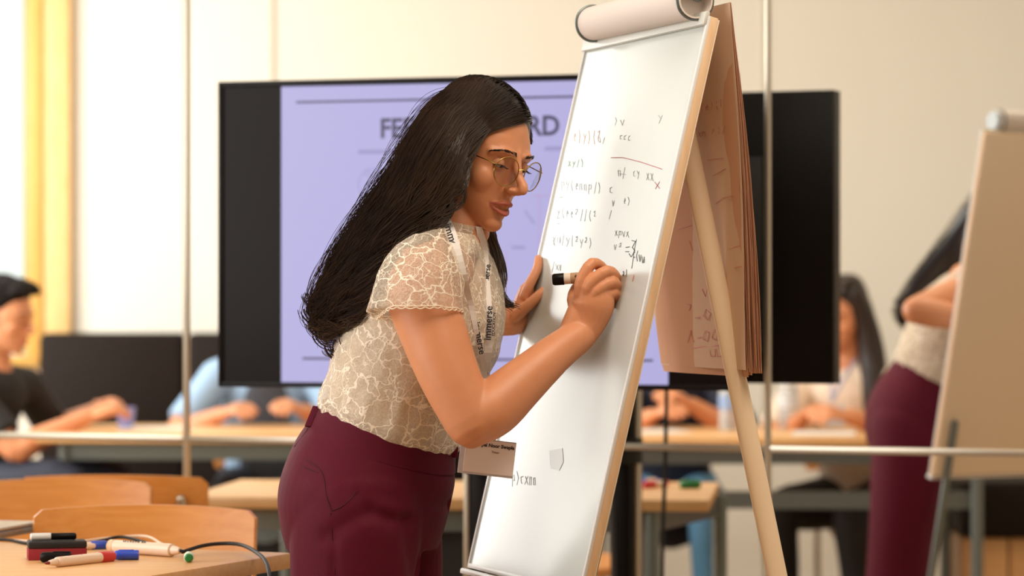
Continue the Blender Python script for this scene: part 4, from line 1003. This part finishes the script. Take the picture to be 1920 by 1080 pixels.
# soft creases: pulled hip folds and a crease down the near leg
nv_ = len(tme.vertices); co = np.empty(nv_*3); tme.vertices.foreach_get('co', co); co = co.reshape(-1, 3); nr = np.empty(nv_*3); tme.vertices.foreach_get('normal', nr); nr = nr.reshape(-1, 3)
for (x0, y0, x1, y1, amp, wd_) in ((700, 950, 770, 965, .006, .012), (770, 965, 786, 1070, .008, .013), (660, 905, 740, 960, .004, .014), (625, 990, 700, 940, .004, .014), (600, 905, 690, 900, -.003, .02), (690, 905, 760, 925, .005, .016), (640, 1000, 640, 1080, .002, .008), (840, 945, 800, 930, .006, .012)):
    a = np.array(W(x0, y0, 0)); b = np.array(W(x1, y1, 0)); ab = (b-a)[[0, 2]]; L2 = (ab**2).sum()
    tt_ = np.clip(((co[:, [0, 2]]-a[[0, 2]])*ab).sum(1)/L2, 0, 1); dd = np.linalg.norm(co[:, [0, 2]]-(a[[0, 2]]+tt_[:, None]*ab), axis=1)
    wgt = np.exp(-(dd/wd_)**2)*(nr[:, 1] < 0); co -= nr*(wgt*amp)[:, None]
tme.vertices.foreach_set('co', co.ravel()); tme.update()
trousers = obj('trousers', tme, M_trs, woman)
wbq = spline([(731, 790, 0, 131, 150, 20), (728, 798, 0, 134, 153, 20), (721, 822, 0, 139.5, 160.5, 20), (714, 842, 0, 146, 168, 18.5)], 10)
wba = [ringW(a, b, c, 0, 0, d, e, 72, f, 14) for a, b, c, d, e, f in wbq]; wbi = [ringW(a, b, c, 0, 0, d-6, e-6, 72, f, 14) for a, b, c, d, e, f in wbq]
obj('waistband', MB().loft(wba+wbi[::-1]+[wba[0]], cap=False), M_trs, woman)
dg0 = bpy.context.evaluated_depsgraph_get()
def bvh_of(objs):
    vs, fs = [], []
    for o in objs:
        b = len(vs); L = world_of(o); vs += [v.co+L for v in o.data.vertices]; fs += [tuple(i+b for i in p.vertices) for p in o.data.polygons]
    return BVHTree.FromPolygons(vs, fs)
def cast(bvh, px, py, off=0.):
    """point of a surface seen at a pixel, moved OFF metres off the surface"""
    o = Vector((0, 0, CAMH)); d = Vector(((px-960)/FPX, 1, -(py-HZ)/FPX)).normalized(); h = bvh.ray_cast(o, d)
    if h[0] is None: return None
    n = h[1] if h[1].dot(d) < 0 else -h[1]; return h[0]+n*off
bt = bvh_of([trousers]+[o for o in woman.children if o.name.startswith('waistband')])
def on_trs(pts, off): return [p for p in (cast(bt, x, y, off) for x, y in pts) if p is not None]
M_seam = mat('burgundy_seam', srgb(62, 8, 26), .7)
for pts in (((548, 842), (575, 862), (598, 878), (608, 900), (612, 930), (622, 958)), ((622, 958), (640, 950), (655, 938), (668, 920)), ((545, 858), (570, 875), (596, 886)), ((620, 962), (622, 1000), (628, 1078)), ((600, 762), (575, 808), (552, 838))):
    o = obj('seam', MB().tube([Vector(p) for p in spline([list(p) for p in on_trs(pts, .0006)], 20)], .0005, n=5), M_seam, woman)
for x0, y0, x1, y1 in ((596, 764, 580, 802), (850, 838, 848, 858)):
    a, b = cast(bt, x0, y0, .003), cast(bt, x1, y1, .003)
    if a is not None and b is not None: obj('belt_loop', MB().bar(a, b, .011, .004, hint=Vector((-.3, -1, 0)), bev=.001), M_trs, woman)
for sx, (x, d) in enumerate(((640, -98), (692, 98))):
    A = W(x, 1880, d); obj('shoe', remesh(MB().stube([A+Vector((-.05, 0, 0)), A+Vector((.05, -.01, -.004)), A+Vector((.15, -.03, -.010))], [.036, .036, .024], n=16, hint=(0, 1, 0), flat=.85), .004, 2), M_blackmat, woman)

# --- hair
GN = [  # near side guides, front to back: (px, py, d)
 [(962, 234, -40), (936, 238, -70), (906, 254, -100), (880, 300, -122), (872, 340, -128), (862, 372, -128), (830, 412, -140), (792, 448, -165), (748, 482, -172), (712, 535, -150), (690, 600, -120), (672, 664, -90)],
 [(932, 196, -25), (885, 225, -98), (850, 280, -135), (832, 340, -142), (806, 392, -142), (772, 436, -150), (735, 480, -155), (700, 535, -140), (676, 585, -115), (660, 630, -90), (645, 660, -70)],
 [(912, 172, -15), (858, 200, -85), (815, 262, -122), (785, 325, -128), (755, 384, -122), (718, 440, -118), (682, 496, -108), (652, 545, -95), (634, 590, -80), (625, 625, -65), (618, 640, -55)],
 [(880, 152, 0), (818, 180, -25), (770, 246, -40), (737, 308, -45), (698, 368, -45), (655, 436, -42), (617, 505, -38), (596, 555, -32), (586, 590, -28), (590, 615, -24), (604, 622, -20)]]
GF = [[(962, 234, -40), (976, 234, 0), (990, 244, 40), (999, 270, 76)], [(932, 196, -25), (958, 200, 20), (984, 220, 62), (1001, 258, 92)], [(912, 172, -15), (945, 184, 30), (976, 208, 74), (996, 250, 104)], [(880, 152, 0), (920, 162, 45), (955, 186, 90), (980, 230, 122)]]
GN_ = [spline(g, 41) for g in GN]; GF_ = [spline(g, 25) for g in GF]
def gsurf(G, u, k):
    x = u*(len(G)-1); i = min(int(x), len(G)-2); f = x-i; f2 = f
    return G[i][k]*(1-f2)+G[i+1][k]*f2
hull = MB(); rings = []
for k in range(3, 35, 2):
    nr_ = [gsurf(GN_, u, k) for u in np.linspace(0, 1, 10)]
    ctr = np.mean(nr_, axis=0); ins = [p+(ctr-p)*.10+np.array([0, 0, 14]) for p in nr_]
    t = k/40; thick = (150*(1-t)**1.5+26)
    back = [p*np.array([1, 1, 0])+np.array([0, 0, p[2]+thick*math.sin(PI*(j+.5)/10)+20]) for j, p in list(enumerate(ins))[::-1]]
    rings.append([W(*p) for p in ins]+[W(*p) for p in back])
hull.loft(rings)
hd_ = lambda x, y, z: RH @ (Vector((x, y, z))*HS)
hull.ell(HT(0, -.021, .049), (hd_(.081, 0, 0), hd_(0, .097, 0), hd_(0, 0, .086)), 32, 22)
hull.ell(HT(.052, -.025, .0), (hd_(.030, 0, 0), hd_(0, .055, 0), hd_(0, 0, .075)), 20, 16)
hull.ell(HT(-.052, -.02, -.01), (hd_(.030, 0, 0), hd_(0, .060, 0), hd_(0, 0, .085)), 20, 16)
hull.stube([HT(-.058, .020, .045), HT(-.068, -.006, .0), HT(-.064, -.006, -.06), W(912, 440, 72), W(930, 492, 66), W(940, 540, 60)], [.022, .026, .024, 13*S, 11*S, 5*S], n=14)
hme = remesh(hull, .0042, 6); bv_h = BVHTree.FromPolygons([v.co for v in hme.vertices], [tuple(p.vertices) for p in hme.polygons])
hair = obj('hair', hme, M_hair, woman)
def strands_mesh(lines):
    """LINES: list of (array of points, array of radii): three sided tubes in one numpy mesh"""
    V, F = [], []; b = 0
    for pts, rad in lines:
        m = len(pts); t = np.gradient(pts, axis=0); t /= np.linalg.norm(t, axis=1)[:, None]+1e-9
        h = np.array([.3, 1., .2]); u = np.cross(t, h); u /= np.linalg.norm(u, axis=1)[:, None]+1e-9; v = np.cross(t, u)
        for a in (0, 2.094, 4.189): V.append(pts+(u*math.cos(a)+v*math.sin(a))*rad[:, None])
        for i in range(m-1):
            for s_ in range(3):
                p, q2 = b+s_*m+i, b+((s_+1) % 3)*m+i; F.append((p, q2, q2+1, p+1))
        b += 3*m
    V = np.concatenate(V); me = bpy.data.meshes.new('strands'); me.from_pydata(V.tolist(), [], F); me.update(); return me
rs = np.random.RandomState(5)
def Warr(a): return np.array([list(W(*p)) for p in a])
lines = []
def lay_n(l, d): return 1-(l-d[0])/max(d[1]-d[0], 1e-6)
def grow(G, n, v0, v1, wave, npts, r, spread=0., dlay=(0, 24), clumps=46, hug=True, bumpy=1.):
    K = len(G[0])-1
    cph = rs.rand(clumps)*6.28; cfr = 3.4+rs.rand(clumps)*2.8; cdl = rs.rand(clumps)
    for i in range(n):
        cl = rs.randint(clumps); uc = (cl+.5)/clumps; u0 = min(max(uc+rs.randn()*.035, 0), 1); vend = v1-rs.rand()**1.7*.26; vst = v0+rs.rand()*.04
        pts = []; lay = dlay[0]+(dlay[1]-dlay[0])*(.6*cdl[cl]+.4*rs.rand()); ph = cph[cl]+rs.randn()*.35; fr = cfr[cl]; js = rs.randn(3)
        for v in np.linspace(vst, vend, npts):
            kk = v*K; i0 = min(int(kk), K-1); f = kk-i0; uu = u0+(uc-u0)*min(v*1.2, .75)
            uu = min(max(uu, 0), 1); p = gsurf(G, uu, i0)*(1-f)+gsurf(G, uu, i0+1)*f
            am = wave*(v**.8); sn = math.sin(v*fr*6.28+ph)*am; p = p+np.array([sn*.8, sn*.6, math.cos(v*fr*6.28+ph)*am*.8])
            p = p+js*np.array([1.2, 1.2, 1.0])*spread*(.25+v)
            p[2] += lay-16; pts.append(p)
        P_ = Warr(pts); v_ = np.linspace(vst, vend, npts)
        r1_, r2_ = rs.rand(), cdl[cl]
        for i_ in range(len(P_)):
            off = .0006+.0040*r1_+.0090*r2_*min(.2+v_[i_], 1)*bumpy
            loc, nrm, _, dist = bv_h.find_nearest(Vector(P_[i_]))
            if loc is None: continue
            sg_ = dist if (Vector(P_[i_])-loc).dot(nrm) > 0 else -dist
            if sg_ < off: P_[i_] = loc+nrm*off
            elif sg_ > off+.022 and hug: P_[i_] = loc+nrm*(off+.022)
        for _ in range(1): P_[1:-1] = P_[1:-1]*.5+(P_[:-2]+P_[2:])*.25
        dd_ = np.diff(P_, axis=0); dd_ /= np.linalg.norm(dd_, axis=1)[:, None]+1e-9
        if (dd_[1:]*dd_[:-1]).sum(1).min() < .35: continue
        rad = r*S*(1-.55*np.linspace(0, 1, npts)**2); rad[0] *= .6; lines.append((P_, rad))
grow(GN_, 3600, 0., 1.02, 19, 40, .85, 2.0, clumps=72)
grow(GN_[2:], 700, .1, 1.04, 14, 28, .7, 4.6, (-6, 30), hug=False)
grow(GF_, 700, 0., 1.0, .8, 14, .9, 1.0, (10, 24), 30, bumpy=.25)
LK = [spline(g, 31) for g in ([(896, 410, 78), (908, 440, 66), (924, 482, 58), (934, 528, 54), (946, 566, 50), (972, 576, 46)], [(912, 425, 84), (926, 442, 72), (940, 478, 66), (942, 520, 62), (944, 556, 56), (962, 574, 52)], [(888, 420, 80), (900, 446, 66), (914, 486, 58), (930, 530, 54), (938, 566, 50), (958, 582, 46)])]
grow(LK, 230, 0., 1.0, 4.5, 24, .9, 2.0, (0, 24), 9, hug=False)
# loose flyaways and curled ends
for i in range(260):
    u = 1-rs.rand()**2*.35; st_ = rs.rand()*.55; ln = .22+rs.rand()*.35; ph = rs.rand()*6; am = 6+rs.rand()*14; pts = []; ox = -rs.rand()*26
    for v in np.linspace(0, 1, 18):
        vv_ = min(st_+v*ln, 1.); kk = vv_*40; i0 = min(int(kk), 39); f = kk-i0; p = gsurf(GN_, u, i0)*(1-f)+gsurf(GN_, u, i0+1)*f
        w_ = math.sin(v*PI*.9); p = p+np.array([ox*w_+math.sin(v*7+ph)*am*v*.5, -w_*6+math.cos(v*8+ph)*am*v*.5, rs.randn()*.3]); pts.append(p)
    lines.append((Warr(pts), np.full(18, .42*S)))
for (x, y, d, sg) in ((592, 545, -34, -1), (588, 575, -30, -1), (600, 600, -30, -1), (612, 618, -40, -1), (628, 632, -52, 1), (645, 645, -66, -1), (655, 652, -75, 1), (668, 655, -92, 1), (676, 640, -100, -1), (636, 640, -58, -1), (604, 560, -40, -1), (618, 600, -50, 1), (660, 630, -84, -1)):
    for j in range(18):
        r0 = 9+rs.rand()*19; a0_ = rs.rand()*.8+(2.2 if sg < 0 else .2); pts = []
        for v in np.linspace(0, 1, 16):
            a = a0_+sg*v*(2.2+rs.rand()*.05); pts.append((x+r0*math.cos(a)*1.1+v*4*sg+rs.randn()*.15, y+r0*math.sin(a)+v*20, d+rs.randn()*.2+j))
        lines.append((Warr(pts), .8*S*(1-.6*np.linspace(0, 1, 16))))
sm = strands_mesh(lines); sm.transform(Matrix.Identity(4))
st_o = obj('hair_strands', sm, M_hairstr, hair, fix=False); st_o['kind'] = 'stuff'
# thin loose strand crossing the collar
obj('loose_strand', MB().tube([W(*p) for p in spline([(792, 440, -168), (812, 456, -160), (838, 464, -150), (862, 460, -130)], 16)], .9*S, n=5), M_hairstr, hair)

# --- glasses
M_gold = mat('gold_wire', srgb(196, 158, 84), .25, 1.0); M_lens = bpy.data.materials.new('lens_glass'); M_lens.use_nodes = True
_n = M_lens.node_tree; _t = _n.nodes.new('ShaderNodeBsdfTransparent'); _t.inputs[0].default_value = (.96, .97, .98, 1); _g = _n.nodes.new('ShaderNodeBsdfGlossy'); _g.inputs['Roughness'].default_value = .03
_m = _n.nodes.new('ShaderNodeMixShader'); _l = _n.nodes.new('ShaderNodeLayerWeight'); _l.inputs[0].default_value = .10; _n.links.new(_l.outputs['Fresnel'], _m.inputs[0]); _n.links.new(_t.outputs[0], _m.inputs[1]); _n.links.new(_g.outputs[0], _m.inputs[2]); _n.links.new(_m.outputs[0], _n.nodes['Material Output'].inputs['Surface'])
gl = thing('eyeglasses', 'round thin gold rimmed glasses on the writing woman\'s face', 'glasses', HT(0, .1, 0))
GLr = .0262
def lens_pt(sx, a, k=1.):
    x, z = GLr*k*math.cos(a), GLr*.98*k*math.sin(a); return HT(sx*.0345+x, .1035-.0085*((sx*.0345+x)/.06)**2-.10*(z-.0)*.12, -.001+z)
for sx in (-1, 1):
    obj('rim', MB().tube([lens_pt(sx, a) for a in np.linspace(0, 2*PI, 49)], .00095, n=8, round_=False), M_gold, gl)
    c = lens_pt(sx, 0, 0); rr_ = [lens_pt(sx, a, .985) for a in np.linspace(0, 2*PI, 41)[:-1]]
    nl = (RH @ Vector((0, 1, 0)))*.0012; obj('lens', MB().prism(rr_, nl), M_lens, gl, smooth=False)
    hx = HT(sx*.0625, .0945, .008); obj('temple_arm', MB().tube([lens_pt(sx, .35 if sx > 0 else PI-.35), hx, HT(sx*.075, .04, .010), HT(sx*.078, -.005, .006), HT(sx*.076, -.02, -.012)], [.0010, .0010, .0009, .0009, .0012], n=8), M_gold, gl)
    obj('nose_pad', MB().ell(HT(sx*.0095, .098, -.006), (hd_(.0018, 0, 0), hd_(0, .0022, 0), hd_(0, 0, .005)), 8, 6), M_lens, gl)
obj('bridge', MB().stube([lens_pt(-1, .25), HT(0, .1075, .0085), lens_pt(1, PI-.25)], [.001]*3, n=8), M_gold, gl)

# --- pen in the writing hand
pa_, pb_ = Hp(1036, 524, 48), Hp(1163, 516, 36)
bt_ = on_plane(1163, 516, BL, bn_); pb_ = bt_+bn_*.0015; pa_ = P(1036, 524.5, pb_.y+.012)
pen = marker('whiteboard_marker', 'pale marker with black end held by the writing woman', pb_, pa_, .0088, mat('marker_pale', srgb(240, 222, 206), .35), M_black, M_black)
dpn = (pa_-pb_).normalized(); obj('end_cap', lathe_x(MB(), pa_-dpn*.019, dpn, [(0, .0088), (.001, .0096), (.016, .0096), (.019, .008)]), M_black, pen)
pm_ = pa_-dpn*.040; 
put_text('print', '90', .009, M_black, pm_+Vector((0, -.0092, .0016)), -dpn, Zv, pen)
obj('label_band', lathe_x(MB(), pa_-dpn*.052, dpn, [(0, .0088), (.0005, .00895), (.022, .00895), (.0225, .0088)]), mat('label_brown', srgb(186, 148, 112), .5), pen)

# --- lanyard and badge
bvb = bvh_of([o for o in woman.children if o.name.split('.')[0] in ('blouse', 'collar', 'body')])
ly = thing('lanyard', 'white printed lanyard with a name badge hanging from the writing woman\'s neck', 'lanyard', W(905, 640, -120))
M_rib = mat('lanyard_ribbon', srgb(236, 228, 222), .6); M_print = mat('lanyard_print', srgb(40, 36, 40), .6)
def ribbon(name, ctr, wpx, off=.004, n=40, free=None):
    """ribbon through pixel centres (px, py, half width px, lean of the cross direction in degrees)"""
    q = spline(ctr, n); cen = []
    last = None; L, R_ = [], []
    for x, y, w_, ang_ in q:
        p = cast(bvb, x, y, off)
        if p is None or (last is not None and abs(p.y-last) > .14): p = P(x, y, last if last is not None else WY-.1)
        cen.append(p); last = p.y
    Ys = np.array([p.y for p in cen]); 
    for _ in range(6): Ys[1:-1] = np.minimum(Ys[1:-1], (Ys[:-2]+Ys[2:])/2*.5+Ys[1:-1]*.5)
    rr_ = []
    for (x, y, w_, ang_), Y in zip(q, Ys):
        a = math.radians(ang_); c = P(x, y, Y-.001); d = Vector((math.cos(a), .35*math.cos(a), -math.sin(a)))*w_*S
        nrm = Vector((.3, -1, .1)).normalized()*.0005; rr_.append([c-d, c+d, c+d-nrm, c-d-nrm])
    obj(name, MB().loft(rr_), M_rib, ly, smooth=False); return q, Ys
q1_, Y1_ = ribbon('strap', [(826, 392, 9, -10), (846, 440, 10, -12), (866, 505, 7, -8), (882, 570, 5, -5), (893, 620, 5, -3), (901, 665, 7, 0), (906, 712, 9, 0), (908, 800, 9, 0)], 9)
q2_, Y2_ = ribbon('strap', [(898, 425, 6, 5), (906, 460, 8, 5), (913, 500, 4, 5), (914, 560, 7, 5), (915, 610, 10, 3), (912, 660, 11, 0), (908, 712, 10, 0), (907, 800, 9, 0)], 9)
def strap_text(s, px, py, ang_, size, Y, bold=.0003, m=None):
    a = math.radians(ang_); x = Vector((math.cos(a), 0, math.sin(a))); y = Vector((-math.sin(a), 0, math.cos(a)))
    put_text('print', s, size, m or M_print, P(px, py, Y), x, y, ly, bold, .0002)
def Yat(q, Ys, py): return float(np.interp(py, q[:, 1], Ys))-.0035
strap_text('immerse', 916, 606, 87, .0158, Yat(q2_, Y2_, 606)); strap_text('EDUCATION', 926, 608, 87, .0065, Yat(q2_, Y2_, 606), .0002)
strap_text('immerse', 849, 452, -72, .0165, Yat(q1_, Y1_, 452)); strap_text('immerse', 899, 634, -80, .0150, Yat(q1_, Y1_, 634)); strap_text('immerse', 909, 706, 88, .0158, Yat(q2_, Y2_, 706)-.001); strap_text('immerse', 913, 520, 85, .012, Yat(q2_, Y2_, 520))
bY = WY-.115-.02; bx = P(913, 858, bY); ax_ = math.radians(-7); RBd = Matrix.Rotation(math.radians(14), 3, 'Z') @ Matrix.Rotation(-ax_, 3, 'Y')
obj('badge_holder', MB().box(bx, (106*S*.98, .0016, 66*S), RBd, .0005), mat('clear_vinyl', srgb(206, 190, 190), .25), ly)
obj('name_card', MB().box(bx+RBd @ Vector((.004, -.0014, .001)), (94*S, .0012, 60*S), RBd), mat('card_pink', srgb(244, 222, 212), .6), ly, smooth=False)
obj('badge_clip', MB().box(bx+RBd @ Vector((-.043, -.001, .030)), (.012, .004, .010), RBd, .001).box(bx+RBd @ Vector((-.002, -.001, .033)), (.016, .004, .008), RBd, .001), M_blackmat, ly)
put_text('print', 'zayel Noor Swapla', .0080, M_print, bx+RBd @ Vector((.012, -.0023, .0195)), RBd @ Vector((1, 0, 0)), RBd @ Vector((0, 0, 1)), ly, .0002)
put_text('print', 'Tutor', .0055, mat('print_grey', srgb(150, 130, 124), .6), bx+RBd @ Vector((.012, -.0023, .0095)), RBd @ Vector((1, 0, 0)), RBd @ Vector((0, 0, 1)), ly)
# ------------------------------------------------------------------ mirror reflections of the woman and her easel, built as copies behind the panes
def base2(M): return ground(M @ W(690, 900, 0))
def mirror_copy(o, label, dx=0., dy=0., rot=0.):
    M = Matrix.Identity(4)
    for i in range(3):
        for j in range(3): M[i][j] -= 2*MN[i]*MN[j]
    base = Vector(MPT); M = Matrix.Translation(base+Vector((dx, dy, 0))) @ M @ Matrix.Translation(-base)
    if rot: M = Matrix.Translation(base2(M)) @ Matrix.Rotation(math.radians(rot), 4, 'Z') @ Matrix.Translation(-base2(M)) @ M
    if rot: bb = ground(base2(M)); M = Matrix.Translation(bb) @ Matrix.Rotation(math.radians(5.5), 4, 'Y') @ Matrix.Translation(-bb) @ M
    c = copy_tree(o); c.matrix_world = M @ Matrix.Translation(o.location); c['label'] = label; return c
MA = math.radians(20); MN = Vector((math.sin(MA), math.cos(MA), 0)); MPT = Vector((.62, 6.64, 0))
w2 = mirror_copy(woman, 'mirror reflection of the woman in burgundy trousers, mostly hidden behind a flipchart', -.055, -.20, 14)  # the writer's reflection, added as a mirrored copy
f2 = mirror_copy(fc, 'mirror reflection of the flipchart easel, its pale back at the right edge', .045, -.30)  # reflected easel, added as a mirrored copy
for a, b, g in ((woman, w2, 'women in burgundy trousers at flipcharts'), (fc, f2, 'flipchart easels')): a['group'] = b['group'] = g

# ------------------------------------------------------------------ the seated class, reflected in the mirror and modelled behind its panes
M_navy = mat('navy_cotton', (.010, .012, .028), .8, noise_amt=.2); M_blk = mat('black_cotton', (.012, .010, .010), .8); M_lblue = mat('light_blue_shirt', srgb(158, 190, 224), .75)
M_dgrey = mat('dark_grey_tee', srgb(74, 78, 88), .8); M_cream = mat('cream_top', srgb(238, 218, 198), .8); M_jeans = mat('blue_jeans', srgb(96, 150, 190), .8); M_brownhair = mat('dark_brown_hair', (.020, .009, .006), .45)
TT = TAB_Z+.02
def Q(px, py, Y): return P(px, py, Y)
a1, _ = seated('man in a black tee at the left edge, forearms on the table', (Q(-82, 0, 9.9).x-.02, 10.0), math.radians(62), M_blk, M_navy, M_skin, (Vector((Q(165, 0, 9.85).x, 9.80, TT+.045)), Vector((Q(175, 0, 10.0).x, 10.12, TT+.06))), head_turn=math.radians(8), lean=.16, seat=.40, knees=(.56, .12), leg_up=.12)
a2, _ = seated('person in an open light blue shirt over a dark tee, head behind the screen', (Q(492, 0, 10.6).x, 10.72), math.radians(6), M_lblue, M_navy, M_skin_pale, (Vector((Q(418, 0, 10.3).x, 10.28, TT+.04)), Vector((Q(572, 0, 10.3).x, 10.28, TT+.05))), lean=.12, shirt_open=M_dgrey, seat=.42)
a3, _ = seated('person in a navy tee behind the flipchart legs, head behind the screen', (Q(1262, 0, 10.5).x, 10.66), math.radians(-4), M_navy, M_jeans, M_skin, (Vector((Q(1222, 0, 10.1).x, 10.12, TT+.04)), Vector((Q(1300, 0, 10.1).x, 10.16, TT+.075))), lean=.18, seat=.40)
a4, mh4 = seated('long haired woman in a cream top writing at the far table', (Q(1634, 0, 10.2).x, 10.42), math.radians(-28), M_cream, M_blk, M_skin, (Vector((Q(1512, 0, 9.9).x, 9.98, TT+.04)), Vector((Q(1600, 0, 9.7).x, 9.82, TT+.05))), head_turn=math.radians(-12), lean=.16, hair='long', hairm=M_brownhair, seat=.40)
lanyard_simple('lanyard with a pale badge on the woman in the cream top', mh4, Q(1560, 752, 10.05), a4, mat('lanyard_lilac', srgb(170, 170, 200), .6))
